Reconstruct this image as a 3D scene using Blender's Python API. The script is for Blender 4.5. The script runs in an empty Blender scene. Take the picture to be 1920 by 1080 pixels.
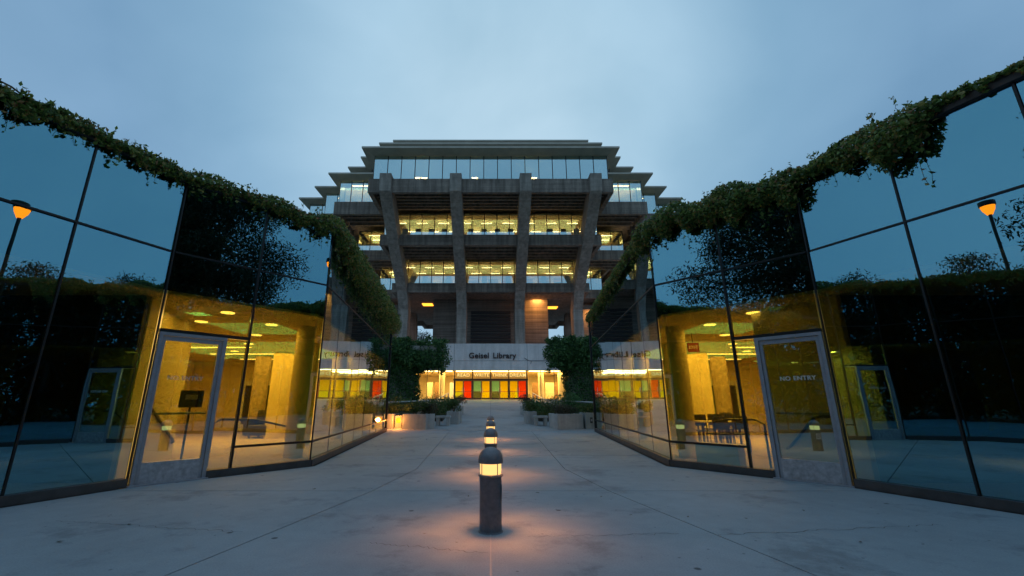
import bpy, bmesh, math, random
import numpy as np
from mathutils import Vector, Matrix

random.seed(7)
rng = np.random.default_rng(11)
S = bpy.context.scene
C = S.collection
R = math.radians
EYE = 1.21

# ------------------------------------------------------------------ camera
cd = bpy.data.cameras.new('camera')
cam = bpy.data.objects.new('camera', cd)
C.objects.link(cam)
cam.location = (0, 0, EYE)
cam.rotation_euler = (R(90 + 15.04), 0, 0)
cd.sensor_width = 36
cd.lens = 15.0
cd.shift_x = 40 / 1920
cd.clip_start = 0.05
cd.clip_end = 4000
S.camera = cam

# ------------------------------------------------------------------ world: dusk under thin cloud
W = bpy.data.worlds.new('World')
S.world = W
W.use_nodes = True
wn = W.node_tree
wn.nodes.clear()
def wnode(t, **k):
    n = wn.nodes.new(t)
    for a, b in k.items():
        setattr(n, a, b)
    return n
wo = wnode('ShaderNodeOutputWorld')
bg = wnode('ShaderNodeBackground')
sky = wnode('ShaderNodeTexSky', sky_type='NISHITA', sun_disc=False)
sky.sun_elevation = R(4)
sky.sun_rotation = R(0)
sky.air_density = 1.0
sky.dust_density = 0.6
sky.ozone_density = 3.0
tc = wnode('ShaderNodeTexCoord')
mp = wnode('ShaderNodeMapping')
mp.inputs['Scale'].default_value = (1.0, 1.0, 1.25)
mp.inputs['Location'].default_value = (0.35, 0.1, 0.4)
nz = wnode('ShaderNodeTexNoise')
nz.inputs['Scale'].default_value = 1.9
nz.inputs['Detail'].default_value = 5
nz.inputs['Roughness'].default_value = 0.48
nz.inputs['Distortion'].default_value = 0.35
rp = wnode('ShaderNodeValToRGB')
rp.color_ramp.elements[0].position = 0.30
rp.color_ramp.elements[0].color = (0.305, 0.480, 0.625, 1)
rp.color_ramp.elements[1].position = 0.72
rp.color_ramp.elements[1].color = (0.475, 0.655, 0.800, 1)
sc = wnode('ShaderNodeVectorMath', operation='SCALE')
sc.inputs['Scale'].default_value = 0.05
mx = wnode('ShaderNodeMix', data_type='RGBA')
mx.inputs['Factor'].default_value = 0.9
wn.links.new(tc.outputs['Generated'], mp.inputs['Vector'])
wn.links.new(mp.outputs['Vector'], nz.inputs['Vector'])
wn.links.new(nz.outputs['Fac'], rp.inputs['Fac'])
wn.links.new(sky.outputs['Color'], sc.inputs[0])
wn.links.new(sc.outputs['Vector'], mx.inputs['A'])
wn.links.new(rp.outputs['Color'], mx.inputs['B'])
# the last daylight stands in the sky ahead, behind the library
dt = wnode('ShaderNodeVectorMath', operation='DOT_PRODUCT')
dt.inputs[1].default_value = (0.03, 0.82, 0.57)
wn.links.new(tc.outputs['Generated'], dt.inputs[0])
mrw = wnode('ShaderNodeValToRGB')
e = mrw.color_ramp.elements
e[0].position = 0.30; e[0].color = (0.53, 0.61, 0.70, 1)
e[1].position = 1.0; e[1].color = (1.0, 0.98, 0.95, 1)
for p_, c_ in ((0.60, (0.43, 0.53, 0.64, 1)), (0.76, (0.42, 0.53, 0.645, 1)), (0.86, (0.60, 0.70, 0.78, 1)), (0.95, (0.93, 0.95, 0.95, 1))):
    q_ = e.new(p_); q_.color = c_
wn.links.new(dt.outputs['Value'], mrw.inputs['Fac'])
s2 = wnode('ShaderNodeVectorMath', operation='MULTIPLY')
wn.links.new(mx.outputs['Result'], s2.inputs[0])
wn.links.new(mrw.outputs['Color'], s2.inputs[1])
wn.links.new(s2.outputs['Vector'], bg.inputs['Color'])
bg.inputs['Strength'].default_value = 1.3
wn.links.new(bg.outputs['Background'], wo.inputs['Surface'])

sd = bpy.data.lights.new('sun', 'SUN')
sun = bpy.data.objects.new('sun', sd)
C.objects.link(sun)
sd.energy = 0.06
sd.angle = R(40)
sd.color = (1.0, 0.93, 0.86)
sun.rotation_euler = (R(-60), 0, R(-5))

S.view_settings.view_transform = 'Standard'
S.view_settings.look = 'None'
S.view_settings.exposure = 0.0
S.view_settings.gamma = 1.0

# ------------------------------------------------------------------ materials
M = {}
def new_mat(name):
    m = bpy.data.materials.new(name)
    m.use_nodes = True
    m.node_tree.nodes.clear()
    M[name] = m
    return m, m.node_tree
def nd(t, typ, **k):
    n = t.nodes.new(typ)
    for a, b in k.items():
        setattr(n, a, b)
    return n
def out(t, sh):
    o = nd(t, 'ShaderNodeOutputMaterial')
    t.links.new(sh, o.inputs['Surface'])

def plain(name, col, rough=0.6, metal=0.0, spec=0.5, var=0.0, scale=8.0, bump=0.0, bscale=60.0, coord='Object'):
    m, t = new_mat(name)
    p = nd(t, 'ShaderNodeBsdfPrincipled')
    p.inputs['Base Color'].default_value = (*col, 1)
    p.inputs['Roughness'].default_value = rough
    p.inputs['Metallic'].default_value = metal
    p.inputs['Specular IOR Level'].default_value = spec
    if var or bump:
        tcn = nd(t, 'ShaderNodeTexCoord')
        if var:
            n = nd(t, 'ShaderNodeTexNoise')
            n.inputs['Scale'].default_value = scale
            n.inputs['Detail'].default_value = 6
            n.inputs['Roughness'].default_value = 0.62
            t.links.new(tcn.outputs[coord], n.inputs['Vector'])
            r = nd(t, 'ShaderNodeValToRGB')
            r.color_ramp.elements[0].position = 0.3
            r.color_ramp.elements[1].position = 0.7
            r.color_ramp.elements[0].color = (*[c * (1 - var) for c in col], 1)
            r.color_ramp.elements[1].color = (*[min(1, c * (1 + var)) for c in col], 1)
            t.links.new(n.outputs['Fac'], r.inputs['Fac'])
            t.links.new(r.outputs['Color'], p.inputs['Base Color'])
        if bump:
            n2 = nd(t, 'ShaderNodeTexNoise')
            n2.inputs['Scale'].default_value = bscale
            n2.inputs['Detail'].default_value = 4
            t.links.new(tcn.outputs[coord], n2.inputs['Vector'])
            b = nd(t, 'ShaderNodeBump')
            b.inputs['Strength'].default_value = bump
            b.inputs['Distance'].default_value = 0.02
            t.links.new(n2.outputs['Fac'], b.inputs['Height'])
            t.links.new(b.outputs['Normal'], p.inputs['Normal'])
    out(t, p.outputs['BSDF'])
    return m

def emit(name, col, strength):
    m, t = new_mat(name)
    e = nd(t, 'ShaderNodeEmission')
    e.inputs['Color'].default_value = (*col, 1)
    e.inputs['Strength'].default_value = strength
    out(t, e.outputs['Emission'])
    return m

def glass(name, tint, refl, base=0.22, power=4.0, wave=0.0):
    m, t = new_mat(name)
    lw = nd(t, 'ShaderNodeLayerWeight')
    lw.inputs['Blend'].default_value = 0.5
    pw = nd(t, 'ShaderNodeMath', operation='POWER')
    pw.inputs[1].default_value = power
    t.links.new(lw.outputs['Facing'], pw.inputs[0])
    mr = nd(t, 'ShaderNodeMapRange')
    mr.inputs['To Min'].default_value = base
    mr.inputs['To Max'].default_value = 0.92
    t.links.new(pw.outputs[0], mr.inputs['Value'])
    tr = nd(t, 'ShaderNodeBsdfTransparent')
    tr.inputs['Color'].default_value = (*tint, 1)
    gl = nd(t, 'ShaderNodeBsdfGlossy')
    gl.inputs['Color'].default_value = (*refl, 1)
    gl.inputs['Roughness'].default_value = 0.0
    cm = nd(t, 'ShaderNodeMix', data_type='RGBA')      # the tint fades towards grazing angles
    cm.inputs['A'].default_value = (*refl, 1)
    cm.inputs['B'].default_value = (0.96, 0.98, 1.0, 1)
    t.links.new(pw.outputs[0], cm.inputs['Factor'])
    t.links.new(cm.outputs['Result'], gl.inputs['Color'])
    if wave:
        tcn = nd(t, 'ShaderNodeTexCoord')
        n = nd(t, 'ShaderNodeTexNoise')
        n.inputs['Scale'].default_value = 0.9
        n.inputs['Detail'].default_value = 1.5
        t.links.new(tcn.outputs['Object'], n.inputs['Vector'])
        b = nd(t, 'ShaderNodeBump')
        b.inputs['Strength'].default_value = wave
        b.inputs['Distance'].default_value = 0.02
        t.links.new(n.outputs['Fac'], b.inputs['Height'])
        t.links.new(b.outputs['Normal'], gl.inputs['Normal'])
    ms = nd(t, 'ShaderNodeMixShader')
    t.links.new(mr.outputs['Result'], ms.inputs['Fac'])
    t.links.new(tr.outputs['BSDF'], ms.inputs[1])
    t.links.new(gl.outputs['BSDF'], ms.inputs[2])
    out(t, ms.outputs['Shader'])
    return m

def concrete(name, col, streak=0.0, boards=0.0, blotch=0.25, spots=False, rough=0.8):
    """weathered concrete: blotches, fine grain, optional vertical run-off streaks, board lines, gum spots"""
    m, t = new_mat(name)
    L = t.links.new
    g = nd(t, 'ShaderNodeNewGeometry')
    p = nd(t, 'ShaderNodeBsdfPrincipled')
    p.inputs['Roughness'].default_value = rough
    p.inputs['Specular IOR Level'].default_value = 0.3
    def noise(scale, det, vec, ro=0.6):
        n = nd(t, 'ShaderNodeTexNoise')
        n.inputs['Scale'].default_value = scale
        n.inputs['Detail'].default_value = det
        n.inputs['Roughness'].default_value = ro
        L(vec, n.inputs['Vector'])
        return n.outputs['Fac']
    def mul(col_socket, fac_socket, lo, hi, a=0.3, b=0.7):
        mr = nd(t, 'ShaderNodeMapRange')
        mr.inputs['From Min'].default_value = a
        mr.inputs['From Max'].default_value = b
        mr.inputs['To Min'].default_value = lo
        mr.inputs['To Max'].default_value = hi
        L(fac_socket, mr.inputs['Value'])
        v = nd(t, 'ShaderNodeVectorMath', operation='SCALE')
        L(col_socket, v.inputs[0])
        L(mr.outputs['Result'], v.inputs['Scale'])
        return v.outputs['Vector']
    rgb = nd(t, 'ShaderNodeRGB')
    rgb.outputs[0].default_value = (*col, 1)
    c = rgb.outputs[0]
    pos = g.outputs['Position']
    c = mul(c, noise(0.55, 6, pos), 1 - blotch, 1 + blotch)
    c = mul(c, noise(5.0, 5, pos), 1 - blotch * 0.5, 1 + blotch * 0.5)
    fine = noise(70, 3, pos)
    c = mul(c, fine, 0.9, 1.1)
    if streak:
        mpn = nd(t, 'ShaderNodeMapping')
        mpn.inputs['Scale'].default_value = (1.6, 1.6, 0.12)
        L(pos, mpn.inputs['Vector'])
        c = mul(c, noise(1.4, 5, mpn.outputs['Vector']), 1 - streak, 1 + streak * 0.5, 0.35, 0.65)
    if boards:
        mpn = nd(t, 'ShaderNodeMapping')
        mpn.inputs['Scale'].default_value = (0.05, 0.05, 3.2)
        L(pos, mpn.inputs['Vector'])
        c = mul(c, noise(1.5, 2, mpn.outputs['Vector']), 1 - boards, 1 + boards, 0.35, 0.65)
    if spots:
        for s, th, dark in ((1.7, 0.06, 0.30), (4.3, 0.065, 0.5), (0.8, 0.035, 0.25), (11.0, 0.09, 0.75)):
            v = nd(t, 'ShaderNodeTexVoronoi')
            v.inputs['Scale'].default_value = s
            L(pos, v.inputs['Vector'])
            c = mul(c, v.outputs['Distance'], dark, 1.0, th * 0.6, th)
        c = mul(c, noise(0.16, 3, pos), 0.86, 1.12)
        # old water marks
        n = noise(0.9, 7, pos, 0.72)
        c = mul(c, n, 0.72, 1.0, 0.36, 0.46)
    L(c, p.inputs['Base Color'])
    b = nd(t, 'ShaderNodeBump')
    b.inputs['Strength'].default_value = 0.25
    b.inputs['Distance'].default_value = 0.01
    L(fine, b.inputs['Height'])
    L(b.outputs['Normal'], p.inputs['Normal'])
    out(t, p.outputs['BSDF'])
    return m

def leaf_mat(name, cols, rough=0.55):
    m, t = new_mat(name)
    g = nd(t, 'ShaderNodeNewGeometry')
    r = nd(t, 'ShaderNodeValToRGB')
    els = r.color_ramp.elements
    while len(els) < len(cols):
        els.new(0.5)
    for i, (pz, c) in enumerate(cols):
        els[i].position = pz
        els[i].color = (*c, 1)
    t.links.new(g.outputs['Random Per Island'], r.inputs['Fac'])
    p = nd(t, 'ShaderNodeBsdfPrincipled')
    p.inputs['Roughness'].default_value = rough
    p.inputs['Specular IOR Level'].default_value = 0.35
    t.links.new(r.outputs['Color'], p.inputs['Base Color'])
    tl = nd(t, 'ShaderNodeBsdfTranslucent')
    t.links.new(r.outputs['Color'], tl.inputs['Color'])
    ms = nd(t, 'ShaderNodeMixShader')
    ms.inputs['Fac'].default_value = 0.38
    t.links.new(p.outputs['BSDF'], ms.inputs[1])
    t.links.new(tl.outputs['BSDF'], ms.inputs[2])
    out(t, ms.outputs['Shader'])
    return m

concrete('paving', (0.31, 0.355, 0.385), blotch=0.10, spots=True)
concrete('ramp_paving', (0.34, 0.34, 0.34), blotch=0.10, spots=True)
concrete('column_concrete', (0.33, 0.285, 0.245), streak=0.30, boards=0.10, blotch=0.18)
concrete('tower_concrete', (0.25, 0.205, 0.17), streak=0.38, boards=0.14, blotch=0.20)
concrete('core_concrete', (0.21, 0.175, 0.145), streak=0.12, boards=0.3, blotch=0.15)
concrete('fascia_concrete', (0.66, 0.61, 0.60), streak=0.12, blotch=0.10)
concrete('planter_concrete', (0.42, 0.41, 0.39), streak=0.2, blotch=0.18)
plain('earth', (0.07, 0.055, 0.04), 0.95, var=0.4, scale=6)
plain('lawn', (0.05, 0.075, 0.03), 0.95, var=0.35, scale=0.6)
plain('joint_dark', (0.07, 0.068, 0.065), 0.95)
plain('crack_dark', (0.12, 0.115, 0.11), 0.95)
plain('bronze_frame', (0.022, 0.021, 0.020), 0.42, 0.3)
plain('coping_metal', (0.06, 0.045, 0.038), 0.5, 0.4, var=0.3, scale=3)
plain('kerb_metal', (0.085, 0.08, 0.08), 0.55, 0.3, var=0.25, scale=4)
plain('aluminium', (0.40, 0.39, 0.42), 0.42, 0.3, var=0.12, scale=9)
plain('kick_metal', (0.50, 0.48, 0.50), 0.45, 0.3, var=0.32, scale=14, bump=0.1)
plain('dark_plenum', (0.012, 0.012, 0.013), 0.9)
plain('cream_wall', (0.74, 0.63, 0.40), 0.8, var=0.05, scale=2)
plain('cream_ceiling', (0.66, 0.56, 0.36), 0.85, var=0.04, scale=2)
plain('carpet', (0.44, 0.35, 0.24), 0.95, var=0.12, scale=30)
plain('stone_column', (0.35, 0.28, 0.19), 0.8, var=0.45, scale=9, bump=0.6, bscale=12)
plain('dark_door', (0.05, 0.045, 0.04), 0.4)
plain('wood_warm', (0.28, 0.16, 0.07), 0.5, var=0.2, scale=6)
plain('table_top', (0.62, 0.55, 0.44), 0.45)
plain('chair_dark', (0.05, 0.05, 0.055), 0.6)
plain('rail_dark', (0.05, 0.045, 0.04), 0.35, 0.6)
plain('rail_steel', (0.55, 0.54, 0.52), 0.32, 0.8)
plain('lettering_grey', (0.36, 0.37, 0.38), 0.6)
plain('lettering_light', (0.62, 0.66, 0.68), 0.6)
plain('lettering_brown', (0.045, 0.022, 0.02), 0.5, 0.2)
plain('bollard_shaft', (0.15, 0.155, 0.175), 0.62, 0.15, var=0.2, scale=22, bump=0.15)
plain('bollard_dome', (0.24, 0.215, 0.22), 0.5, 0.3, var=0.18, scale=14)
plain('sign_white', (0.7, 0.7, 0.68), 0.5)
plain('sign_black', (0.02, 0.02, 0.02), 0.5)
plain('exit_red', (0.22, 0.02, 0.01), 0.5)
plain('lamp_black', (0.02, 0.02, 0.02), 0.5)
plain('bark', (0.16, 0.125, 0.10), 0.9, var=0.35, scale=5, bump=0.5, bscale=14)
plain('stem', (0.09, 0.065, 0.04), 0.9)
plain('entry_frame', (0.03, 0.02, 0.016), 0.45)
plain('recess_slat', (0.035, 0.034, 0.036), 0.8)
plain('roof_plate', (0.52, 0.47, 0.39), 0.85, var=0.15, scale=0.7)
plain('dim_ceiling', (0.20, 0.25, 0.25), 0.9)  # top storey ceiling, its dimness painted as a darker colour
leaf_mat('ivy_leaf', [(0.0, (0.04, 0.08, 0.02)), (0.35, (0.12, 0.20, 0.04)), (0.7, (0.24, 0.32, 0.065)), (0.88, (0.36, 0.30, 0.08)), (1.0, (0.40, 0.17, 0.07))], 0.38)
leaf_mat('column_leaf', [(0.0, (0.02, 0.06, 0.02)), (0.5, (0.06, 0.155, 0.045)), (1.0, (0.14, 0.27, 0.08))])
leaf_mat('shrub_leaf', [(0.0, (0.03, 0.06, 0.018)), (0.45, (0.08, 0.14, 0.03)), (0.8, (0.15, 0.20, 0.045)), (1.0, (0.20, 0.16, 0.08))])
leaf_mat('dry_leaf', [(0.0, (0.05, 0.05, 0.025)), (0.5, (0.09, 0.085, 0.045)), (1.0, (0.15, 0.11, 0.08))])
leaf_mat('tree_leaf', [(0.0, (0.012, 0.022, 0.012)), (0.6, (0.028, 0.045, 0.022)), (1.0, (0.05, 0.06, 0.03))])
glass('annex_glass', (0.90, 0.78, 0.34), (0.31, 0.73, 1.0), base=0.43, power=3.2, wave=0.10)
glass('tower_glass', (0.90, 0.84, 0.68), (0.72, 0.95, 1.0), base=0.62, power=3.0)
glass('clear_glass', (0.94, 0.93, 0.90), (0.9, 0.95, 1.0), base=0.05, power=4.0)
glass('yellow_glass', (1.0, 0.93, 0.10), (0.9, 0.9, 0.9), base=0.05, power=4.0)
glass('red_glass', (1.0, 0.30, 0.14), (0.9, 0.9, 0.9), base=0.05, power=4.0)
glass('teal_glass', (0.50, 0.88, 0.90), (0.9, 0.9, 0.9), base=0.05, power=4.0)
glass('lime_glass', (0.86, 0.97, 0.10), (0.9, 0.9, 0.9), base=0.05, power=4.0)
glass('smoke_glass', (0.36, 0.50, 0.44), (0.9, 0.9, 0.9), base=0.08, power=4.0)
plain('book_a', (0.20, 0.07, 0.04), 0.8, var=0.5, scale=7)
plain('book_b', (0.10, 0.12, 0.14), 0.8, var=0.5, scale=7)
emit('bollard_light', (1.0, 0.58, 0.19), 1.5)
emit('downlight', (1.0, 0.78, 0.42), 6.0)
emit('strip_light', (1.0, 0.80, 0.45), 24.0)
emit('entry_strip', (1.0, 0.72, 0.28), 11.0)
emit('sodium_light', (1.0, 0.13, 0.004), 7.0)
emit('sodium_soft', (1.0, 0.36, 0.03), 3.0)
emit('transom_letter', (1.0, 0.80, 0.30), 1.1)

# ------------------------------------------------------------------ helpers
ORG = {}
def link(o, parent=None):
    C.objects.link(o)
    if parent is not None:
        o.parent = parent
    return o
def tag(o, label=None, cat=None, group=None, kind=None):
    if label: o['label'] = label
    if cat: o['category'] = cat
    if group: o['group'] = group
    if kind: o['kind'] = kind
    return o
def thing(name, label, cat, loc=(0, 0, 0), group=None):
    o = bpy.data.objects.new(name, None)
    o.empty_display_size = 0.3
    o.location = loc
    C.objects.link(o)
    ORG[o.name] = Vector(loc)
    return tag(o, label, cat, group)
def origin(o):
    return ORG.get(o.name, Vector((0, 0, 0))) if o is not None else Vector((0, 0, 0))

class MB:
    def __init__(s):
        s.v = []; s.f = []
    def add(s, vs, fs):
        b = len(s.v)
        s.v += [Vector(p) for p in vs]
        s.f += [tuple(b + i for i in f) for f in fs]
        return s
    def box(s, x0, y0, z0, x1, y1, z1):
        return s.prism([(x0, y0), (x1, y0), (x1, y1), (x0, y1)], z0, z1)
    def prism(s, poly, z0, z1):
        n = len(poly)
        vs = [(x, y, z0) for x, y in poly] + [(x, y, z1) for x, y in poly]
        fs = [tuple(range(n - 1, -1, -1)), tuple(range(n, 2 * n))]
        fs += [(i, (i + 1) % n, n + (i + 1) % n, n + i) for i in range(n)]
        return s.add(vs, fs)
    def hexa(s, c8):
        return s.add(c8, [(3, 2, 1, 0), (4, 5, 6, 7), (0, 1, 5, 4), (1, 2, 6, 5), (2, 3, 7, 6), (3, 0, 4, 7)])
    def obox(s, o, u, n, u0, u1, n0, n1, z0, z1):
        """box in a wall frame: o origin, u along, n outward (2D unit vectors)"""
        o = Vector(o); u = Vector(u); n = Vector(n)
        pts = []
        for z in (z0, z1):
            for a, b in ((u0, n0), (u1, n0), (u1, n1), (u0, n1)):
                q = o + u * a + n * b
                pts.append((q.x, q.y, z))
        return s.hexa(pts)
    def lathe(s, cx, cy, prof, n=24):
        b = []
        for r, z in prof:
            b += [(cx + r * math.cos(2 * math.pi * i / n), cy + r * math.sin(2 * math.pi * i / n), z) for i in range(n)]
        fs = []
        for k in range(len(prof) - 1):
            fs += [(k * n + i, k * n + (i + 1) % n, (k + 1) * n + (i + 1) % n, (k + 1) * n + i) for i in range(n)]
        fs.append(tuple(range(n - 1, -1, -1)))
        fs.append(tuple((len(prof) - 1) * n + i for i in range(n)))
        return s.add(b, fs)
    def tube(s, path, rad, n=8):
        path = [Vector(p) for p in path]
        rad = rad if isinstance(rad, (list, tuple)) else [rad] * len(path)
        rings = []
        for i, p in enumerate(path):
            d = (path[min(i + 1, len(path) - 1)] - path[max(i - 1, 0)]).normalized()
            a = d.orthogonal().normalized() if abs(d.z) > 0.95 else d.cross(Vector((0, 0, 1))).normalized()
            b = d.cross(a)
            rings += [p + (a * math.cos(2 * math.pi * k / n) + b * math.sin(2 * math.pi * k / n)) * rad[i] for k in range(n)]
        fs = []
        for k in range(len(path) - 1):
            fs += [(k * n + i, k * n + (i + 1) % n, (k + 1) * n + (i + 1) % n, (k + 1) * n + i) for i in range(n)]
        fs.append(tuple(range(n - 1, -1, -1)))
        fs.append(tuple((len(path) - 1) * n + i for i in range(n)))
        return s.add(rings, fs)
    def build(s, name, mat, parent=None, bevel=0.0, smooth=False, at=None):
        o0 = Vector(at) if at is not None else origin(parent)
        bm = bmesh.new()
        vs = [bm.verts.new(p - o0) for p in s.v]
        for f in s.f:
            try:
                bm.faces.new([vs[i] for i in f])
            except ValueError:
                pass
        bmesh.ops.recalc_face_normals(bm, faces=bm.faces)
        if bevel:
            bmesh.ops.bevel(bm, geom=bm.edges[:], offset=bevel, segments=2, affect='EDGES', profile=0.5)
        me = bpy.data.meshes.new(name)
        bm.to_mesh(me)
        bm.free()
        if smooth:
            me.shade_smooth()
            try:
                me.set_sharp_from_angle(angle=R(40))
            except Exception:
                pass
        me.materials.append(M[mat])
        o = bpy.data.objects.new(name, me)
        link(o, parent)
        if parent is None:
            o.location = o0
        ORG[o.name] = o0
        return o

def text_mesh(name, body, size, mat, parent, mw, extrude=0.01, bold=0.0, space=1.0, align='CENTER'):
    cu = bpy.data.curves.new(name, 'FONT')
    cu.body = body
    cu.size = size
    cu.extrude = extrude
    cu.offset = bold
    cu.space_character = space
    cu.align_x = align
    cu.align_y = 'CENTER'
    cu.resolution_u = 4
    to = bpy.data.objects.new(name, cu)
    C.objects.link(to)
    dg = bpy.context.evaluated_depsgraph_get()
    dg.update()
    me = bpy.data.meshes.new_from_object(to.evaluated_get(dg))
    bpy.data.objects.remove(to)
    me.transform(Matrix.Translation(-origin(parent)) @ mw)
    me.materials.clear()
    me.materials.append(M[mat])
    o = bpy.data.objects.new(name, me)
    link(o, parent)
    ORG[o.name] = origin(parent)
    return o

def wall_matrix(pos, u, up=(0, 0, 1)):
    u = Vector((u[0], u[1], 0)).normalized(); up = Vector(up)
    n = u.cross(up)
    m = Matrix.Identity(4)
    for i in range(3):
        m[i][0] = u[i]; m[i][1] = up[i]; m[i][2] = n[i]; m[i][3] = pos[i]
    return m

def leaves(name, P, size, mat, parent, N=None, nbias=0.6, aspect=0.55, sizevar=0.45, kind=None, at=None, fold=0.18):
    """one mesh of folded, kite-shaped leaves centred on the points P"""
    P = np.asarray(P, float)
    n = len(P)
    if N is None:
        N = np.zeros((n, 3)); N[:, 2] = 1
    d = rng.normal(size=(n, 3))
    nn = N * nbias * 2 + d
    nn /= np.linalg.norm(nn, axis=1)[:, None] + 1e-9
    t = rng.normal(size=(n, 3)); t[:, 2] -= 0.5
    t -= (t * nn).sum(1)[:, None] * nn
    t /= np.linalg.norm(t, axis=1)[:, None] + 1e-9
    w = np.cross(nn, t)
    s = size * (1 + sizevar * (rng.random(n) * 2 - 1))
    s = s[:, None]
    o0 = np.array(at if at is not None else origin(parent))
    Q = P - o0
    v = np.empty((n, 4, 3))
    v[:, 0] = Q - t * s * 0.5
    v[:, 1] = Q + w * s * aspect * 0.5 - nn * s * fold
    v[:, 2] = Q + t * s * 0.55
    v[:, 3] = Q - w * s * aspect * 0.5 - nn * s * fold
    me = bpy.data.meshes.new(name)
    me.vertices.add(4 * n)
    me.vertices.foreach_set('co', v.reshape(-1))
    idx = np.arange(4 * n).reshape(n, 4)
    tri = np.stack([idx[:, [0, 1, 2]], idx[:, [0, 2, 3]]], 1).reshape(-1)
    me.loops.add(6 * n)
    me.loops.foreach_set('vertex_index', tri)
    me.polygons.add(2 * n)
    me.polygons.foreach_set('loop_start', np.arange(0, 6 * n, 3))
    me.polygons.foreach_set('loop_total', np.full(2 * n, 3))
    me.update(calc_edges=True)
    me.materials.append(M[mat])
    o = bpy.data.objects.new(name, me)
    link(o, parent)
    if parent is None:
        o.location = o0
    ORG[o.name] = Vector(o0)
    if kind: o['kind'] = kind
    return o

def blob_points(n, c, r, shell=0.55):
    """points mostly near the surface of an ellipsoid, with their outward normals"""
    d = rng.normal(size=(n, 3)); d /= np.linalg.norm(d, axis=1)[:, None]
    k = shell + (1 - shell) * rng.random(n) ** 0.6
    k *= 1 + 0.10 * rng.normal(size=n)
    return np.array(c) + d * k[:, None] * np.array(r), d

def area_light(name, loc, size, energy, col, parent=None, rot=(0, 0, 0), size_y=None):
    l = bpy.data.lights.new(name, 'AREA')
    l.energy = energy
    l.color = col
    l.size = size
    if size_y:
        l.shape = 'RECTANGLE'; l.size_y = size_y
    o = bpy.data.objects.new(name, l)
    C.objects.link(o)
    o.rotation_euler = rot
    if parent is not None:
        o.parent = parent
        o.location = Vector(loc) - origin(parent)
    else:
        o.location = loc
    return o

# ------------------------------------------------------------------ layout of the place
PB, PA, PC = Vector((3.575, 9.04)), Vector((5.41, 6.87)), Vector((4.65, 19.9))
DDIR = Vector((0.37, -0.93)).normalized()
PD = PA + DDIR * 11.0
WTOP = 5.06            # top of the glass walls
RAMP0, RAMP1 = 19.9, 48.0
RZ = 1.54
def gz(y):
    return 0.0 if y <= RAMP0 else min(RZ, (y - RAMP0) * RZ / (RAMP1 - RAMP0))

# ------------------------------------------------------------------ ground
g = MB().box(-900, -900, -0.5, 900, 900, -0.20)
tag(g.build('ground', 'lawn'), 'dark grass ground all round the plaza', 'ground', kind='structure')

plaza = MB().prism([(-9.7, -9), (9.7, -9), (9.7, -3.4), (5.6, 6.9), (3.8, 9.04), (4.85, 19.9), (-4.85, 19.9), (-3.8, 9.04), (-5.6, 6.9), (-9.7, -3.4)], -0.19, -0.018).build('plaza', 'joint_dark')
tag(plaza, 'pale concrete plaza of large slabs between the glass walls', 'plaza', kind='structure')

def jx(y):       # joint line to the right of the bollards
    pts = [(-9, 4.0), (0, 3.0), (3.55, 2.35), (6.6, 1.68), (8.7, 1.40), (19.9, 1.80)]
    return float(np.interp(y, [p[0] for p in pts], [p[1] for p in pts]))
def wx(y):       # inner face of the glass wall
    pts = [(-9, 9.6), (PD.y, PD.x), (PA.y, PA.x), (PB.y, PB.x), (PC.y, PC.x)]
    return float(np.interp(y, [p[0] for p in pts], [p[1] for p in pts])) - 0.10
GAP = 0.007
def slab(poly, z0=-0.12, z1=0.0, mat='paving', parent=plaza):
    poly = [Vector(p) for p in poly]
    c = sum(poly, Vector((0, 0))) / len(poly)
    # inset each edge by GAP
    n = len(poly); ins = []
    for i in range(n):
        a, b, d = poly[i - 1], poly[i], poly[(i + 1) % n]
        e1 = (b - a).normalized(); e2 = (d - b).normalized()
        n1 = Vector((-e1.y, e1.x)); n2 = Vector((-e2.y, e2.x))
        k = (n1 + n2); k = k / max(0.3, k.length_squared) * 2
        ins.append(b + k * GAP)
    mb = MB()
    vs = [(p.x, p.y, z0 + gz(p.y)) for p in ins] + [(p.x, p.y, z1 + gz(p.y)) for p in ins]
    mb.add(vs, [tuple(range(n - 1, -1, -1)), tuple(range(n, 2 * n))] + [(i, (i + 1) % n, n + (i + 1) % n, n + i) for i in range(n)])
    return mb.build('paving_slab', mat, parent)
rows = [-9, -5, -1.2, 3.0, 6.6, 10.8, 15.2, 19.88]
brk = [PD.y, 0, 3.55, 6.6, PA.y, 8.7, PB.y]
def ccw(p):
    a = sum(p[i][0] * p[(i + 1) % len(p)][1] - p[(i + 1) % len(p)][0] * p[i][1] for i in range(len(p)))
    return p if a > 0 else p[::-1]
for r0, r1 in zip(rows[:-1], rows[1:]):
    ys = [r0] + sorted(b for b in brk if r0 + 0.05 < b < r1 - 0.05) + [r1]
    for s in (-1, 1):
        inner = [(0, r0), (0, r1)] + [(s * jx(y), y) for y in reversed(ys)]
        slab(ccw(inner))
        outer = [(s * jx(y), y) for y in ys] + [(s * wx(y), y) for y in reversed(ys)]
        slab(ccw(outer))
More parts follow.
